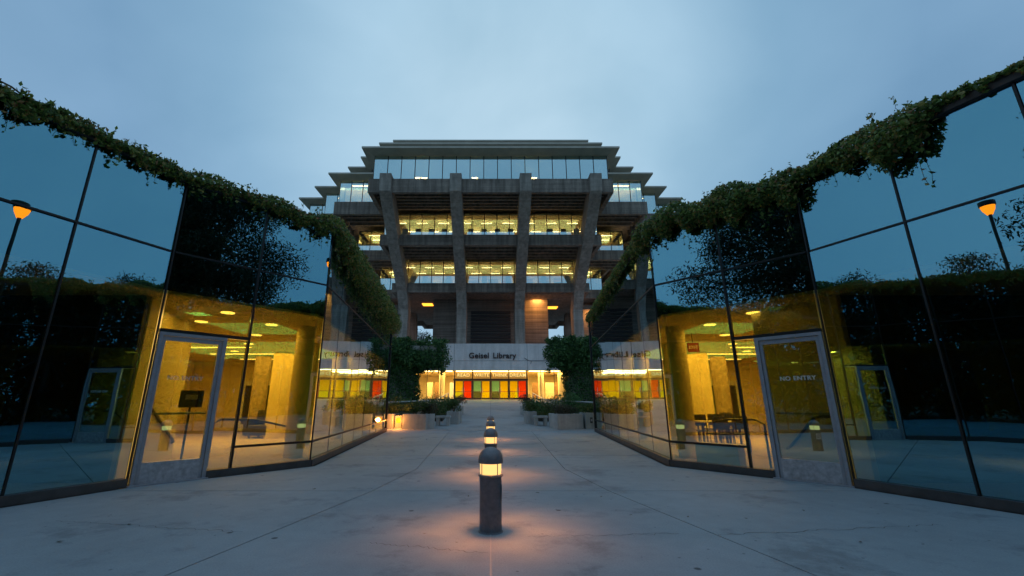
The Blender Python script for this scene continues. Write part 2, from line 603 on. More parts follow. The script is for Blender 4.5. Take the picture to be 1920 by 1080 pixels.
# narrow pale joint filler on the axis in front of the first bollard
MB().box(-0.0065, 0.5, -0.004, 0.0065, 4.5, 0.0025).build('joint_filler', 'lettering_grey', plaza)
def crack(pts, w=0.0032, name='crack', parent=plaza, z=0.0022):
    mb = MB()
    L, Rr = [], []
    for i, (x, y) in enumerate(pts):
        a = Vector(pts[max(i - 1, 0)]); b = Vector(pts[min(i + 1, len(pts) - 1)])
        d = (b - a).normalized(); n = Vector((-d.y, d.x))
        ww = w * (0.5 + random.random())
        L.append((x + n.x * ww, y + n.y * ww, z)); Rr.append((x - n.x * ww, y - n.y * ww, z))
    for i in range(len(pts) - 1):
        mb.add([L[i], L[i + 1], Rr[i + 1], Rr[i]], [(0, 1, 2, 3)])
    return mb.build(name, 'crack_dark', parent)
def wander(a, b, n, amp):
    return [(a[0] + (b[0] - a[0]) * i / n, a[1] + (b[1] - a[1]) * i / n + random.uniform(-amp, amp) * (0 < i < n)) for i in range(n + 1)]
crack(wander((-1.08, 4.28), (-0.02, 4.0), 40, 0.035))
crack(wander((0.35, 4.45), (1.8, 4.55), 40, 0.035))
crack(wander((2.15, 4.5), (4.6, 4.85), 50, 0.035))
crack(wander((-4.6, 5.0), (-2.4, 4.6), 44, 0.035))

lp = rng.random((46, 2)) * np.array([9.0, 13.0]) + np.array([-4.5, 2.6])
lp = np.array([p for p in lp if abs(p[0]) < wx(p[1]) - 0.2])
leaves('leaf_litter', np.column_stack([lp, np.full(len(lp), 0.012)]), 0.055, 'dry_leaf', plaza, None, 4.0, 0.5, kind='stuff', fold=0.05)

ramp = MB()
ramp.add([(-9, RAMP0 + .01, -0.19), (9, RAMP0 + .01, -0.19), (9, RAMP1 + 12, RZ - 0.19), (-9, RAMP1 + 12, RZ - 0.19),
          (-9, RAMP0 + .01, -0.02), (9, RAMP0 + .01, -0.02), (9, RAMP1, RZ - 0.02), (-9, RAMP1, RZ - 0.02)],
         [(0, 1, 2, 3), (4, 5, 6, 7), (0, 1, 5, 4), (1, 2, 6, 5), (2, 3, 7, 6), (3, 0, 4, 7)])
ramp = ramp.build('entrance_ramp', 'joint_dark')
tag(ramp, 'gently rising concrete ramp from the plaza to the entrance doors', 'ramp', kind='structure')
ry = [19.92, 24.5, 29.2, 33.9, 38.6, 43.3, 47.95]
for r0, r1 in zip(ry[:-1], ry[1:]):
    for x0, x1 in ((-9, -3.2), (-3.2, 0), (0, 3.2), (3.2, 9)):
        slab(ccw([(x0, r0), (x1, r0), (x1, r1), (x0, r1)]), mat='ramp_paving', parent=ramp)

# ------------------------------------------------------------------ the two glass-walled annex buildings
def annex(sd, label):
    T = thing('annex_building', label, 'building', (sd * 9.0, 8.0, 0.0))
    mir = lambda p: Vector((p[0] * sd, p[1]))
    A, B, Cc, D = mir(PA), mir(PB), mir(PC), mir(PD)
    def frame(P, Q):
        u = (Q - P); ln = u.length; u = u / ln
        n = Vector((-u.y, u.x))
        if n.x * sd > 0: n = -n          # outward = towards the plaza axis
        return P, u, n, ln
    F1, F2, F3 = frame(A, D), frame(A, B), frame(B, Cc)
    def bar(F, u0, u1, z0, z1, n0=-0.06, n1=0.012, name='mullion', mat='bronze_frame'):
        return MB().obox(F[0], F[1], F[2], u0, u1, n0, n1, z0, z1).build(name, mat, T)
    def pane(F, u0, u1, z0, z1, tilt=0.0045, name='pane', mat='annex_glass', par=None):
        o, u, n, _ = F
        a = random.uniform(-tilt, tilt); b = random.uniform(-tilt, tilt)
        cu, cz = (u0 + u1) / 2, (z0 + z1) / 2
        pts = []
        for nn in (-0.026, -0.018):
            for uu, zz in ((u0, z0), (u1, z0), (u1, z1), (u0, z1)):
                q = o + u * uu + n * (nn + a * (uu - cu) + b * (zz - cz))
                pts.append((q.x, q.y, zz))
        return MB().hexa(pts).build(name, mat, par or T)
    ZM = 3.70
    # face 1: beside the camera
    us = [0.0] + [1.33 + 1.33 * i for i in range(8)]
    us[-1] = F1[3]
    for i, (u0, u1) in enumerate(zip(us[:-1], us[1:])):
        pane(F1, u0 + 0.02, u1 - 0.02, 0.12, ZM - 0.02)
        pane(F1, u0 + 0.02, u1 - 0.02, ZM + 0.02, WTOP - 0.06)
        if i: bar(F1, u0 - 0.012, u0 + 0.012, 0.12, WTOP - 0.06, n1=0.002)
    bar(F1, 0.04, F1[3], ZM - 0.014, ZM + 0.014, n1=0.006, name='rail')
    # face 2: with the door
    DW = 0.99; UM = 1.40; LN = F2[3]; DH = 2.33
    pane(F2, 0.04, UM - 0.02, DH + 0.05, ZM - 0.02)
    pane(F2, DW + 0.05, UM - 0.02, 0.12, DH - 0.01)
    pane(F2, UM + 0.02, LN - 0.02, 0.48, ZM - 0.02)
    pane(F2, UM + 0.02, LN - 0.02, 0.12, 0.44)
    pane(F2, 0.04, UM - 0.02, ZM + 0.02, WTOP - 0.06)
    pane(F2, UM + 0.02, LN - 0.02, ZM + 0.02, WTOP - 0.06)
    bar(F2, UM - 0.018, UM + 0.018, 0.12, WTOP - 0.06)
    bar(F2, 0.03, UM - 0.018, DH, DH + 0.055, n1=0.016, name='rail')
    bar(F2, 0.03, LN, ZM - 0.014, ZM + 0.014, n1=0.006, name='rail')
    bar(F2, UM + 0.018, LN - 0.02, 0.44, 0.48, n1=0.006, name='rail')
    # face 3: runs on to the ramp
    n3 = 8; w3 = F3[3] / n3
    for i in range(n3):
        u0, u1 = i * w3, (i + 1) * w3
        pane(F3, u0 + 0.0047, u1 - 0.0047, 0.48, ZM - 0.02, 0.004)
        pane(F3, u0 + 0.0047, u1 - 0.0047, 0.12, 0.44, 0.004)
        pane(F3, u0 + 0.0047, u1 - 0.0047, ZM + 0.02, WTOP - 0.06, 0.004)
        if i: bar(F3, u0 - 0.0045, u0 + 0.0045, 0.12, WTOP - 0.06, n0=-0.03, n1=-0.016)
    bar(F3, 0.02, F3[3], ZM - 0.013, ZM + 0.013, n1=0.0025, name='rail')
    bar(F3, 0.02, F3[3], 0.44, 0.48, n1=0.0025, name='rail')
    # corner posts
    for P, w in ((A, 0.016), (B, 0.015), (Cc, 0.04)):
        MB().lathe(P.x, P.y, [(w, 0.0), (w, WTOP - 0.05)], 10).build('corner_post', 'bronze_frame', T)
    # kerb strips and copings
    for F, u0, u1 in ((F1, 0.02, F1[3]), (F2, DW + 0.04, LN), (F3, 0.0, F3[3])):
        bar(F, u0, u1, 0.0, 0.12, -0.10, 0.05, 'kerb', 'kerb_metal')
    for F in (F1, F2, F3):
        bar(F, -0.02, F[3] + 0.02, WTOP - 0.06, WTOP + 0.07, -0.25, 0.05, 'coping', 'coping_metal')
    # roof with soil, and the dark ceiling void behind the upper panes
    back = [(34, 19.9), (34, -16), (14, -16)]
    roof = [D, A, B, Cc] + [mir(p) for p in back]
    def inset(P, F, k): return P - F[2] * k
    rp_ = [D - F1[2] * .26, A - (F1[2] + F2[2]).normalized() * .27, B - (F2[2] + F3[2]).normalized() * .27, Cc - F3[2] * .26] + [mir(p) for p in back]
    MB().prism(ccw([tuple(p) for p in rp_]), WTOP - 0.10, WTOP + 0.03).build('roof', 'lawn', T)
    cp = [D - F1[2] * .14, A - (F1[2] + F2[2]).normalized() * .15, B - (F2[2] + F3[2]).normalized() * .15, Cc - F3[2] * .14]
    cpoly = ccw([tuple(p) for p in cp + [mir((16, 19.8)), mir((16, -3.6))]])
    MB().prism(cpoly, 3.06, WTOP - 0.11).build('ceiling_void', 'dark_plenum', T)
    ceil = MB().prism(cpoly, 3.0, 3.055).build('ceiling', 'cream_ceiling', T)
    fp = [D - F1[2] * .10, A - (F1[2] + F2[2]).normalized() * .11, B - (F2[2] + F3[2]).normalized() * .11, Cc - F3[2] * .10]
    MB().prism(ccw([tuple(p) for p in fp + [mir((16, 19.8)), mir((16, -3.6))]]), -0.15, 0.012).build('interior_floor', 'carpet', T)
    # inside walls
    def wall(P, Q, z0=0.012, z1=3.0, th=0.12, name='interior_wall', mat='cream_wall'):
        P = mir(P); Q = mir(Q)
        F = frame(P, Q)
        return MB().obox(F[0], F[1], F[2], 0, F[3], -th / 2, th / 2, z0, z1).build(name, mat, T)
    if sd < 0:
        wall((5.98, 7.25), (7.15, 10.1))
        wall((7.20, 10.05), (13.4, 8.0))  # partition added to keep room light out of the side room
    else:
        wall((5.95, 7.1), (5.45, 8.7))
        wall((5.55, 8.62), (13.4, 8.0))  # likewise added to stop room light leaking sideways
    MB().obox(mir((5.93, 7.2)), Vector((sd, 0)), Vector((0, -1)), 0.0, 7.4, -0.05, 0.05, 0.012, 3.0).build('interior_wall', 'dark_door', T)  # near-black wall added so the room behind face one looks dark
    wall((4.85, 19.7), (15.9, 19.7))
    wall((13.5, 19.6), (13.5, -3.0))
    wall((9.4, 5.0), (13.4, 5.0))
    wall((4.9, 17.2), (6.3, 17.2))
    # pair of inside doors in the end wall
    for k in (0, 1):
        x0 = 9.2 + k * 0.98
        d = MB().box(sd * x0, 19.55, 0.02, sd * (x0 + 0.95), 19.62, 2.15).build('interior_door', 'sign_white', T)
        MB().box(sd * (x0 + 0.2), 19.535, 0.3, sd * (x0 + 0.75), 19.546, 1.95).build('door_glass', 'dark_door', d)
    # columns
    cols = [(4.50, 10.35, 0.21, 'cream_wall'), (5.6, 13.4, 0.22, 'cream_wall'), (7.6, 15.8, 0.34, 'cream_wall'), (8.85, 16.8, 0.28, 'stone_column'), (6.0, 17.8, 0.22, 'cream_wall'), (5.3, 15.4, 0.18, 'cream_wall'), (10.5, 13.4, 0.25, 'cream_wall'), (8.3, 3.2, 0.2, 'cream_wall'), (9.6, 0.2, 0.2, 'cream_wall')]
    for x, y, r, mt in cols:
        MB().lathe(sd * x, y, [(r, 0.012), (r, 3.0)], 20).build('column', mt, T, smooth=True)
    # ceiling lights
    for x, y in ((5.4, 8.6), (5.2, 10.0), (6.6, 9.6), (6.4, 11.6), (7.6, 13.4), (9.2, 15.4), (6.6, 15.0), (5.7, 17.0), (9.4, 11.6), (7.4, 18.3), (7.6, 2.6), (9.0, 0.5)):
        MB().lathe(sd * x, y, [(0.13, 2.985), (0.13, 2.999)], 16).build('downlight', 'downlight', ceil)
    for i, y in enumerate((12.2, 14.2, 16.2, 18.2)):
        MB().box(sd * 8.0, y, 2.975, sd * 10.6, y + 0.10, 2.996).build('light_strip', 'downlight', ceil)
    warm = (1.0, 0.71, 0.24)
    area_light('room_light', (sd * 8.0, 15.0, 2.93), 5.0, 680, warm, T)
    area_light('room_light', (sd * 5.6, 10.2, 2.93), 1.6, 70, warm, T)
    area_light('stair_light', (sd * (5.85 if sd < 0 else 5.3), 8.4 if sd < 0 else 7.9, 2.93), 0.35, 14 if sd < 0 else 0.45, warm, T)
    area_light('room_light', (sd * 9.2, 1.2, 2.93), 2.5, 5, warm, T)
    # the door
    o, u, n, _ = F2
    dr = MB()
    for a, b, z0, z1 in ((0.035, 0.085, 0.0, DH), (DW - 0.02, DW + 0.04, 0.0, DH), (0.085, DW - 0.02, DH - 0.055, DH)):
        dr.obox(o, u, n, a, b, -0.07, 0.03, z0, z1)
    dr = dr.build('door', 'aluminium', T)
    lf = MB()
    for a, b, z0, z1 in ((0.092, 0.135, 0.015, DH - 0.062), (DW - 0.072, DW - 0.027, 0.015, DH - 0.062), (0.135, DW - 0.072, DH - 0.13, DH - 0.062)):
        lf.obox(o, u, n, a, b, -0.05, 0.008, z0, z1)
    lf.build('door_stile', 'aluminium', dr)
    MB().obox(o, u, n, 0.135, DW - 0.072, -0.05, 0.008, 0.015, 0.32).build('kick_plate', 'kick_metal', dr)
    MB().obox(o, u, n, 0.0, DW + 0.06, 0.03, 0.10, 0.0, 0.018).build('sill', 'aluminium', dr)
    pts = [o + u * 0.135, o + u * (DW - 0.072)]
    MB().obox(o, u, n, 0.137, DW - 0.074, -0.026, -0.019, 0.322, DH - 0.132).build('door_glass', 'annex_glass', dr)
    pb = [o + u * 0.14 + n * -0.07, o + u * (DW - 0.08) + n * -0.07]
    MB().tube([(*pb[0], 1.04), (*pb[1], 1.04)], 0.018, 8).build('push_bar', 'aluminium', dr)
    # NO ENTRY lettering on the glass (read from the plaza: left to right)
    rd = -u if sd < 0 else u          # reading direction
    rd = u if (u.x > 0) else -u
    cpos = o + u * (0.52 if sd < 0 else 0.47) + n * 0.001
    for wd, du in (('NO', -0.190), ('ENTRY', 0.085)):
        q = cpos + rd * du
        text_mesh('door_lettering', wd, 0.098, 'lettering_grey' if sd < 0 else 'lettering_light', dr, wall_matrix((q.x, q.y, 1.60), rd), 0.001, 0.0012, 1.06)
    return T, (F1, F2, F3), ceil

TL, FL, CL = annex(-1, 'sunken glass building on the left with ivy along its thin roof edge')
TR, FR, CR = annex(1, 'sunken glass building on the right under the thick hanging ivy')

# ------------------------------------------------------------------ inside things seen through the glass
def handrail(name, label, path, r=0.022, posts=(), mat='rail_dark', cat='handrail'):
    p0 = Vector(path[0])
    T = thing(name, label, cat, (p0.x, p0.y, 0 if p0.y < RAMP0 else gz(p0.y)))
    MB().tube(path, r, 8).build('rail', mat, T, smooth=True)
    for p, z0 in posts:
        MB().tube([(p[0], p[1], z0), p], r * 0.9, 8).build('post', mat, T, smooth=True)
    return T
# left: rail down the stair wall, notice stand, looped rail
handrail('stair_handrail', 'dark sloping handrail on the yellow stair wall behind the left door',
         [(-6.30, 8.2, 1.10), (-6.24, 8.08, 1.17), (-6.30, 8.2, 1.14), (-6.98, 9.95, 0.38), (-7.04, 9.97, 0.36)], 0.026, [])
handrail('loop_handrail', 'bent dark floor rail inside the left building by the main pane',
         [(-5.55, 8.95, 0.012), (-5.55, 8.95, 0.80), (-5.50, 9.1, 0.88), (-5.2, 9.9, 0.84), (-4.9, 10.9, 0.64), (-4.82, 11.2, 0.62), (-4.82, 11.2, 0.012)], 0.024)
T = thing('notice_stand', 'dark notice board on a post inside the left glass door', 'sign', (-5.85, 8.62, 0.012))
MB().lathe(-5.85, 8.62, [(0.17, 0.012), (0.17, 0.03), (0.03, 0.045)], 16).build('base', 'rail_dark', T)
MB().tube([(-5.85, 8.62, 0.04), (-5.85, 8.62, 1.12)], 0.02).build('post', 'rail_dark', T)
bf = Vector((0.85, 0.53)); bn = Vector((0.53, -0.85))
bd = MB().obox((-5.85, 8.62), bf, bn, -0.19, 0.19, 0.02, 0.045, 1.12, 1.44).build('board', 'dark_door', T)
MB().obox((-5.85, 8.62), bf, bn, -0.10, 0.10, 0.046, 0.049, 1.27, 1.36).build('notice', 'lettering_grey', bd)
T = thing('lounge_chair', 'dark upholstered lounge chair on the lit floor inside the left building', 'chair', (-8.0, 15.9, 0.012))
MB().box(-8.45, 15.5, 0.12, -7.65, 16.3, 0.45).build('seat', 'chair_dark', T, bevel=0.03)
MB().box(-8.45, 16.1, 0.46, -7.65, 16.32, 0.95).build('backrest', 'chair_dark', T, bevel=0.03)
for x in (-8.58, -7.64):
    MB().box(x, 15.5, 0.12, x + 0.12, 16.32, 0.64).build('armrest', 'chair_dark', T, bevel=0.02)
for x in (-8.4, -7.75):
    for y in (15.58, 16.22):
        MB().box(x, y, 0.012, x + 0.05, y + 0.05, 0.12).build('leg', 'rail_dark', T)
# right: handrail, tables with chairs, exit sign, low panel
handrail('stair_handrail', 'dark bent handrail on the shaded wall behind the right door',
         [(5.55, 8.35, 0.40), (5.47, 8.36, 0.40), (5.49, 8.30, 0.43), (5.65, 7.80, 0.95), (5.69, 7.68, 0.985), (5.74, 7.5, 0.985)], 0.024)
handrail('loop_handrail', 'bent floor rail inside the right building beside the tables',
         [(5.35, 8.75, 0.012), (5.35, 8.75, 0.80), (5.30, 8.95, 0.88), (5.1, 9.6, 0.86), (5.0, 10.0, 0.80), (5.0, 10.0, 0.012)], 0.022)
def table(x, y, label):
    T = thing('reading_table', label, 'table', (x, y, 0.012), 'reading tables in the right building')
    MB().box(x - 0.55, y - 0.4, 0.70, x + 0.55, y + 0.4, 0.735).build('tabletop', 'table_top', T, bevel=0.006)
    for a in (-0.48, 0.48):
        for b in (-0.33, 0.33):
            MB().box(x + a - 0.02, y + b - 0.02, 0.012, x + a + 0.02, y + b + 0.02, 0.70).build('leg', 'rail_dark', T)
def chair(x, y, d, label, mat='chair_dark'):
    T = thing('reading_chair', label, 'chair', (x, y, 0.012), 'chairs at the reading tables')
    MB().box(x - 0.21, y - 0.21, 0.43, x + 0.21, y + 0.21, 0.46).build('seat', mat, T, bevel=0.006)
    yb = y + d * 0.2
    MB().box(x - 0.2, yb - 0.012, 0.56, x + 0.2, yb + 0.012, 0.88).build('backrest', mat, T, bevel=0.006)
    for a in (-0.19, 0.19):
        MB().tube([(x + a, yb, 0.012), (x + a, yb, 0.86)], 0.012, 6).build('leg', 'rail_dark', T)
        MB().tube([(x + a, y - d * 0.19, 0.012), (x + a, y - d * 0.19, 0.44)], 0.012, 6).build('leg', 'rail_dark', T)
table(6.05, 12.1, 'pale reading table nearest the glass in the right building')
table(6.9, 14.2, 'pale reading table behind the nearest one in the right building')
table(8.3, 16.4, 'farthest pale reading table in the right building')
chair(5.8, 11.5, -1, 'dark chair at the near left side of the nearest reading table')
chair(6.3, 11.5, -1, 'dark chair at the near right side of the nearest reading table')
chair(6.05, 12.75, 1, 'dark chair on the far side of the nearest reading table')
chair(6.7, 13.55, -1, 'dark chair at the left of the middle reading table')
chair(7.2, 13.55, -1, 'dark chair at the right of the middle reading table')
chair(8.2, 15.75, -1, 'dark chair at the farthest reading table')
T = thing('exit_sign', 'small red exit sign hanging from the ceiling inside the right building', 'sign', (5.35, 11.3, 2.62))
MB().box(5.20, 11.28, 2.50, 5.50, 11.32, 2.74).build('sign_box', 'exit_red', T)
MB().tube([(5.35, 11.3, 2.74), (5.35, 11.3, 2.995)], 0.01, 6).build('stem', 'rail_dark', T)
text_mesh('lettering', 'EXIT', 0.12, 'sign_white', T, wall_matrix((5.35, 11.272, 2.62), (1, 0)), 0.002)
T = thing('low_cabinet', 'low cream cabinet standing behind the bottom pane of the right building', 'cabinet', (4.75, 9.2, 0.012))
F = FR[1]
MB().obox(F[0], F[1], F[2], 1.75, 2.55, -0.75, -0.45, 0.03, 0.40).build('body', 'cream_wall', T)
MB().obox(F[0], F[1], F[2], 1.72, 2.58, -0.78, -0.42, 0.40, 0.43).build('top', 'table_top', T)

# ------------------------------------------------------------------ library entrance block
EP = thing('entrance_block', 'low concrete entrance block with lit glazing and coloured glass doors', 'building', (0, 48, RZ))
EY = 48.0
ZF0, ZF1, ZD = 4.62, 7.58, 3.59
# fascia panels: two courses, open joints
xs = [-36, -28, -20, -12, -4.05, 4.05, 12, 20, 28, 36]
for a, b in zip(xs[:-1], xs[1:]):
    for z0, z1 in ((ZF0, 5.66), (5.69, ZF1)):
        MB().box(a + 0.015, EY - 0.35, z0, b - 0.015, EY + 0.2, z1).build('fascia_panel', 'fascia_concrete', EP, bevel=0.012)
MB().box(-36, EY - 0.28, ZF0 + 0.05, 36, EY + 0.21, ZF1 - 0.05).build('fascia_backing', 'joint_dark', EP)
MB().box(-36, EY + 0.22, ZF1 - 0.4, 36, 114, ZF1 - 0.05).build('deck', 'fascia_concrete', EP)
MB().box(-36, EY + 0.22, ZF0 + 0.1, 36, 62, ZF0 + 0.25).build('ceiling', 'cream_ceiling', EP)
MB().box(-36, EY - 0.05, RZ - 0.3, 36, 62, RZ - 0.002).build('interior_floor', 'carpet', EP)
MB().box(-36, 60.0, RZ, 36, 60.3, ZF0 + 0.1).build('interior_wall', 'cream_wall', EP)
for sx in (-1, 1):
    MB().box(sx * 9.5, EY - 0.05, RZ, sx * 36, EY + 0.2, ZF0).build('side_wall', 'fascia_concrete', EP)
    # storefront glazing
    gx = [4.15, 5.5, 7.0, 8.3, 9.5]
    for i, (a, b) in enumerate(zip(gx[:-1], gx[1:])):
        MB().box(sx * (a + .03), EY + 0.05, RZ + 0.08, sx * (b - .03), EY + 0.062, ZF0 - 0.02).build('pane', 'clear_glass', EP)
        MB().box(sx * (b - 0.028), EY + 0.02, RZ + 0.08, sx * (b + 0.028), EY + 0.10, ZF0 - 0.01).build('mullion', 'entry_frame', EP)
    MB().box(sx * 4.15, EY + 0.02, RZ, sx * 9.5, EY + 0.10, RZ + 0.078).build('base_rail', 'entry_frame', EP)
    # bright ceiling strip behind the glazing
    MB().box(sx * 4.3, EY + 0.55, ZF0 - 0.02, sx * 9.3, EY + 0.95, ZF0 + 0.09).build('light_strip', 'entry_strip', EP)
MB().box(-3.9, EY + 0.8, ZF0 - 0.02, 3.9, EY + 1.1, ZF0 + 0.09).build('light_strip', 'entry_strip', EP)
for x in (-8.8, -5.7, 5.9, 8.2):
    MB().lathe(x, EY + 3.2, [(0.32, RZ), (0.32, ZF0 + 0.1)], 18).build('column', 'cream_wall', EP, smooth=True)
for x, w, m_ in ((-6.7, 0.9, 'wood_warm'), (-4.9, 0.5, 'sign_white'), (-7.6, 0.6, 'cream_wall'), (5.0, 0.7, 'wood_warm'), (6.6, 1.0, 'cream_wall'), (7.6, 0.5, 'wood_warm')):
    MB().box(x, EY + 4.4, RZ, x + w, EY + 4.8, RZ + 2.0).build('display_panel', m_, EP)
MB().box(-3, EY + 6, RZ, 3, EY + 6.6, RZ + 1.1).build('service_desk', 'wood_warm', EP)
warm2 = (1.0, 0.68, 0.20)
for x in (-7, 0, 7):
    area_light('lobby_light', (x, EY + 4.5, ZF0 + 0.0), 5.0, 1000, warm2, EP, size_y=4.0)
# doors: four pairs
def ebox(a, b, z0, z1, y0, y1, name, mat, par):
    return MB().box(a, EY + y0, z0, b, EY + y1, z1).build(name, mat, par)
bw = 8.0 / 4
words = ['READ', 'WRITE', 'THINK', 'DREAM']
colors = [('yellow', 'red'), ('teal', 'yellow'), ('teal', 'yellow'), ('yellow', 'red')]
ebox(-4.12, 4.12, ZD - 0.02, ZD + 0.17, 0.0, 0.14, 'door_head', 'entry_frame', EP)
for k in range(5):
    x = -4.0 + k * bw
    ebox(x - 0.07, x + 0.07, RZ, ZD - 0.022, 0.0, 0.14, 'door_post', 'entry_frame', EP)
    ebox(x - 0.06, x + 0.06, ZD + 0.172, ZF0 - 0.005, 0.0, 0.14, 'door_post', 'entry_frame', EP)
for k in range(4):
    x0 = -4.0 + k * bw + 0.08; x1 = x0 + bw - 0.16
    tp = ebox(x0 - 0.01, x1 + 0.01, ZD + 0.18, ZF0 - 0.01, 0.05, 0.062, 'transom_pane', 'clear_glass', EP)
    text_mesh('transom_lettering', words[k], 0.52, 'transom_letter', tp, wall_matrix(((x0 + x1) / 2, EY + 0.046, (ZD + ZF0) / 2 + 0.03), (1, 0)), 0.002, 0.008, 1.12)
    xm = (x0 + x1) / 2
    for j, (a, b) in enumerate(((x0, xm - 0.008), (xm + 0.008, x1))):
        dm = MB()
        dm.box(a, EY + 0.03, RZ + 0.01, a + 0.055, EY + 0.09, ZD - 0.03)
        dm.box(b - 0.055, EY + 0.03, RZ + 0.01, b, EY + 0.09, ZD - 0.03)
        dm.box(a + 0.055, EY + 0.03, RZ + 0.01, b - 0.055, EY + 0.09, RZ + 0.17)
        dm.box(a + 0.055, EY + 0.03, ZD - 0.09, b - 0.055, EY + 0.09, ZD - 0.03)
        dm.box(a + 0.055, EY + 0.03, RZ + 0.80, b - 0.055, EY + 0.09, RZ + 0.85)
        d = dm.build('entrance_door', 'entry_frame', EP)
        hx = (b - 0.10) if j == 0 else (a + 0.10)
        MB().tube([(hx, EY - 0.02, RZ + 0.75), (hx, EY - 0.02, RZ + 1.25)], 0.02, 6).build('handle', 'rail_steel', d)
        gm = colors[k][j] + '_glass'
        ebox(a + 0.056, b - 0.056, RZ + 0.852, ZD - 0.092, 0.055, 0.063, 'door_pane', gm, d)
        ebox(a + 0.056, b - 0.056, RZ + 0.172, RZ + 0.798, 0.055, 0.063, 'door_pane', {'yellow': 'lime_glass', 'teal': 'smoke_glass', 'red': 'red_glass'}[colors[k][j]], d)
# sign
SG = thing('library_sign', 'dark raised letters reading Geisel Library on the pale fascia', 'sign', (0, EY - 0.36, 5.9))
for wd, x in (('Geisel', -1.30), ('Library', 1.52)):
    text_mesh('lettering', wd, 0.86, 'lettering_brown', SG, wall_matrix((x, EY - 0.40, 6.22), (1, 0)), 0.04, 0.016, 1.04)
# cable and its bracket on the fascia
T = thing('fascia_conduit', 'dark thin conduit with an elbow running along the fascia right of the sign', 'pipe', (4.2, EY - 0.36, 5.6))
MB().tube([(3.7, EY - 0.37, 6.0), (4.2, EY - 0.37, 5.69), (4.5, EY - 0.37, 5.68), (14, EY - 0.37, 5.68)], 0.03, 6).build('pipe', 'joint_dark', T)
MB().tube([(4.5, EY - 0.40, 5.7), (4.42, EY - 0.40, 5.35)], 0.025, 6).build('pipe', 'joint_dark', T)

# ------------------------------------------------------------------ library tower
CY = 80.6
TW = thing('library_tower', 'stepped concrete library tower on leaning columns with rows of lit windows', 'building', (0, CY, ZF1 - 0.05))
def outline(st, off=0.0):
    q = [(0.0, st[0][1] + off)]
    for i, (w, h) in enumerate(st):
        q.append((w + off, h + off))
        if i + 1 < len(st):
            q.append((w + off, st[i + 1][1] + off))
    q.append((st[-1][0] + off, 0.0))
    fr = [(x, -y) for x, y in q]                      # right front, from the centre outwards
    full = fr + [(x, y) for x, y in reversed(q[:-1])]
    full += [(-x, y) for x, y in q[1:]]
    full += [(-x, -y) for x, y in reversed(q[1:-1])]
    return [(x, CY + y) for x, y in full]
LV = {
    'L4': dict(st=[(14.8, 16.6), (18.4, 12.6)], z0=19.1, z1=22.9),
    'L5': dict(st=[(15.2, 23.8), (20.9, 17.4), (23.8, 13.0)], z0=24.2, z1=27.6),
    'L6': dict(st=[(15.5, 30.0), (22.3, 23.4), (25.9, 19.4), (30.0, 15.6)], z0=29.5, z1=33.1),
    'L7': dict(st=[(14.8, 25.3), (18.5, 21.7), (21.4, 18.8), (25.0, 14.0)], z0=33.75, z1=36.9),
    'L8': dict(st=[(14.0, 20.8), (17.0, 18.0), (20.8, 13.0)], z0=37.45, z1=40.4),
}
def dedupe(p):
    r = []
    for q in p:
        if not r or (abs(q[0] - r[-1][0]) > 1e-6 or abs(q[1] - r[-1][1]) > 1e-6):
            r.append(q)
    if abs(r[0][0] - r[-1][0]) < 1e-6 and abs(r[0][1] - r[-1][1]) < 1e-6:
        r.pop()
    return r
def ring_beam(st, off, z0, z1, th, name, mat):
    po = ccw(dedupe(outline(st, off))); pi = ccw(dedupe(outline(st, off - th)))
    n = len(po)
    mb = MB()
    vs = [(x, y, z0) for x, y in po] + [(x, y, z1) for x, y in po] + [(x, y, z0) for x, y in pi] + [(x, y, z1) for x, y in pi]
    fs = []
    for i in range(n):
        j = (i + 1) % n
        fs += [(i, j, n + j, n + i), (2 * n + j, 2 * n + i, 3 * n + i, 3 * n + j), (j, i, 2 * n + i, 2 * n + j), (n + i, n + j, 3 * n + j, 3 * n + i)]
    mb.add(vs, fs)
    return mb.build(name, mat, TW)
def floor_slab(key, beam, off=0.45):
    d = LV[key]
    ztop = d['z0'] - 0.02
    sl = MB().prism(ccw(dedupe(outline(d['st'], off - 0.06))), ztop - 0.45, ztop - 0.01).build('floor_slab', 'tower_concrete', TW)
    ring_beam(d['st'], off, ztop - beam, ztop, 0.55, 'edge_beam', 'tower_concrete')
    return sl
floor_slab('L4', 1.45)
floor_slab('L5', 1.55)
floor_slab('L6', 1.95)
# ribs under the cantilevers (front and both sides)
def ribs(key, below_h, n, depth, zr):
    d = LV[key]; w, h = d['st'][0]
    for i in range(n):
        hy = below_h + (h - 0.4 - below_h) * (i + 0.5) / n
        MB().box(-w + 0.2, CY - hy - 0.18, zr - depth, w - 0.2, CY - hy + 0.18, zr).build('rib', 'tower_concrete', TW)
        for s in (-1, 1):
            MB().box(s * (hy - 0.18), CY - 12, zr - depth, s * (hy + 0.18), CY + 12, zr).build('rib', 'tower_concrete', TW)
ribs('L6', 23.8, 6, 1.0, 29.5 - 0.47)
ribs('L5', 16.6, 5, 0.8, 24.2 - 0.47)
for key in ('L6', 'L5'):                      # ribs of the stepped-back wings
    d = LV[key]; zr = d['z0'] - 0.47
    for (w0, h0), (w1, h1) in zip(d['st'][:-1], d['st'][1:]):
        for s in (-1, 1):
            for i in range(4):
                hy = h1 - 0.7 - i * 1.5
                MB().box(s * (w0 + 0.5), CY - hy - 0.16, zr - 0.9, s * (w1 - 0.15), CY - hy + 0.16, zr).build('rib', 'tower_concrete', TW)
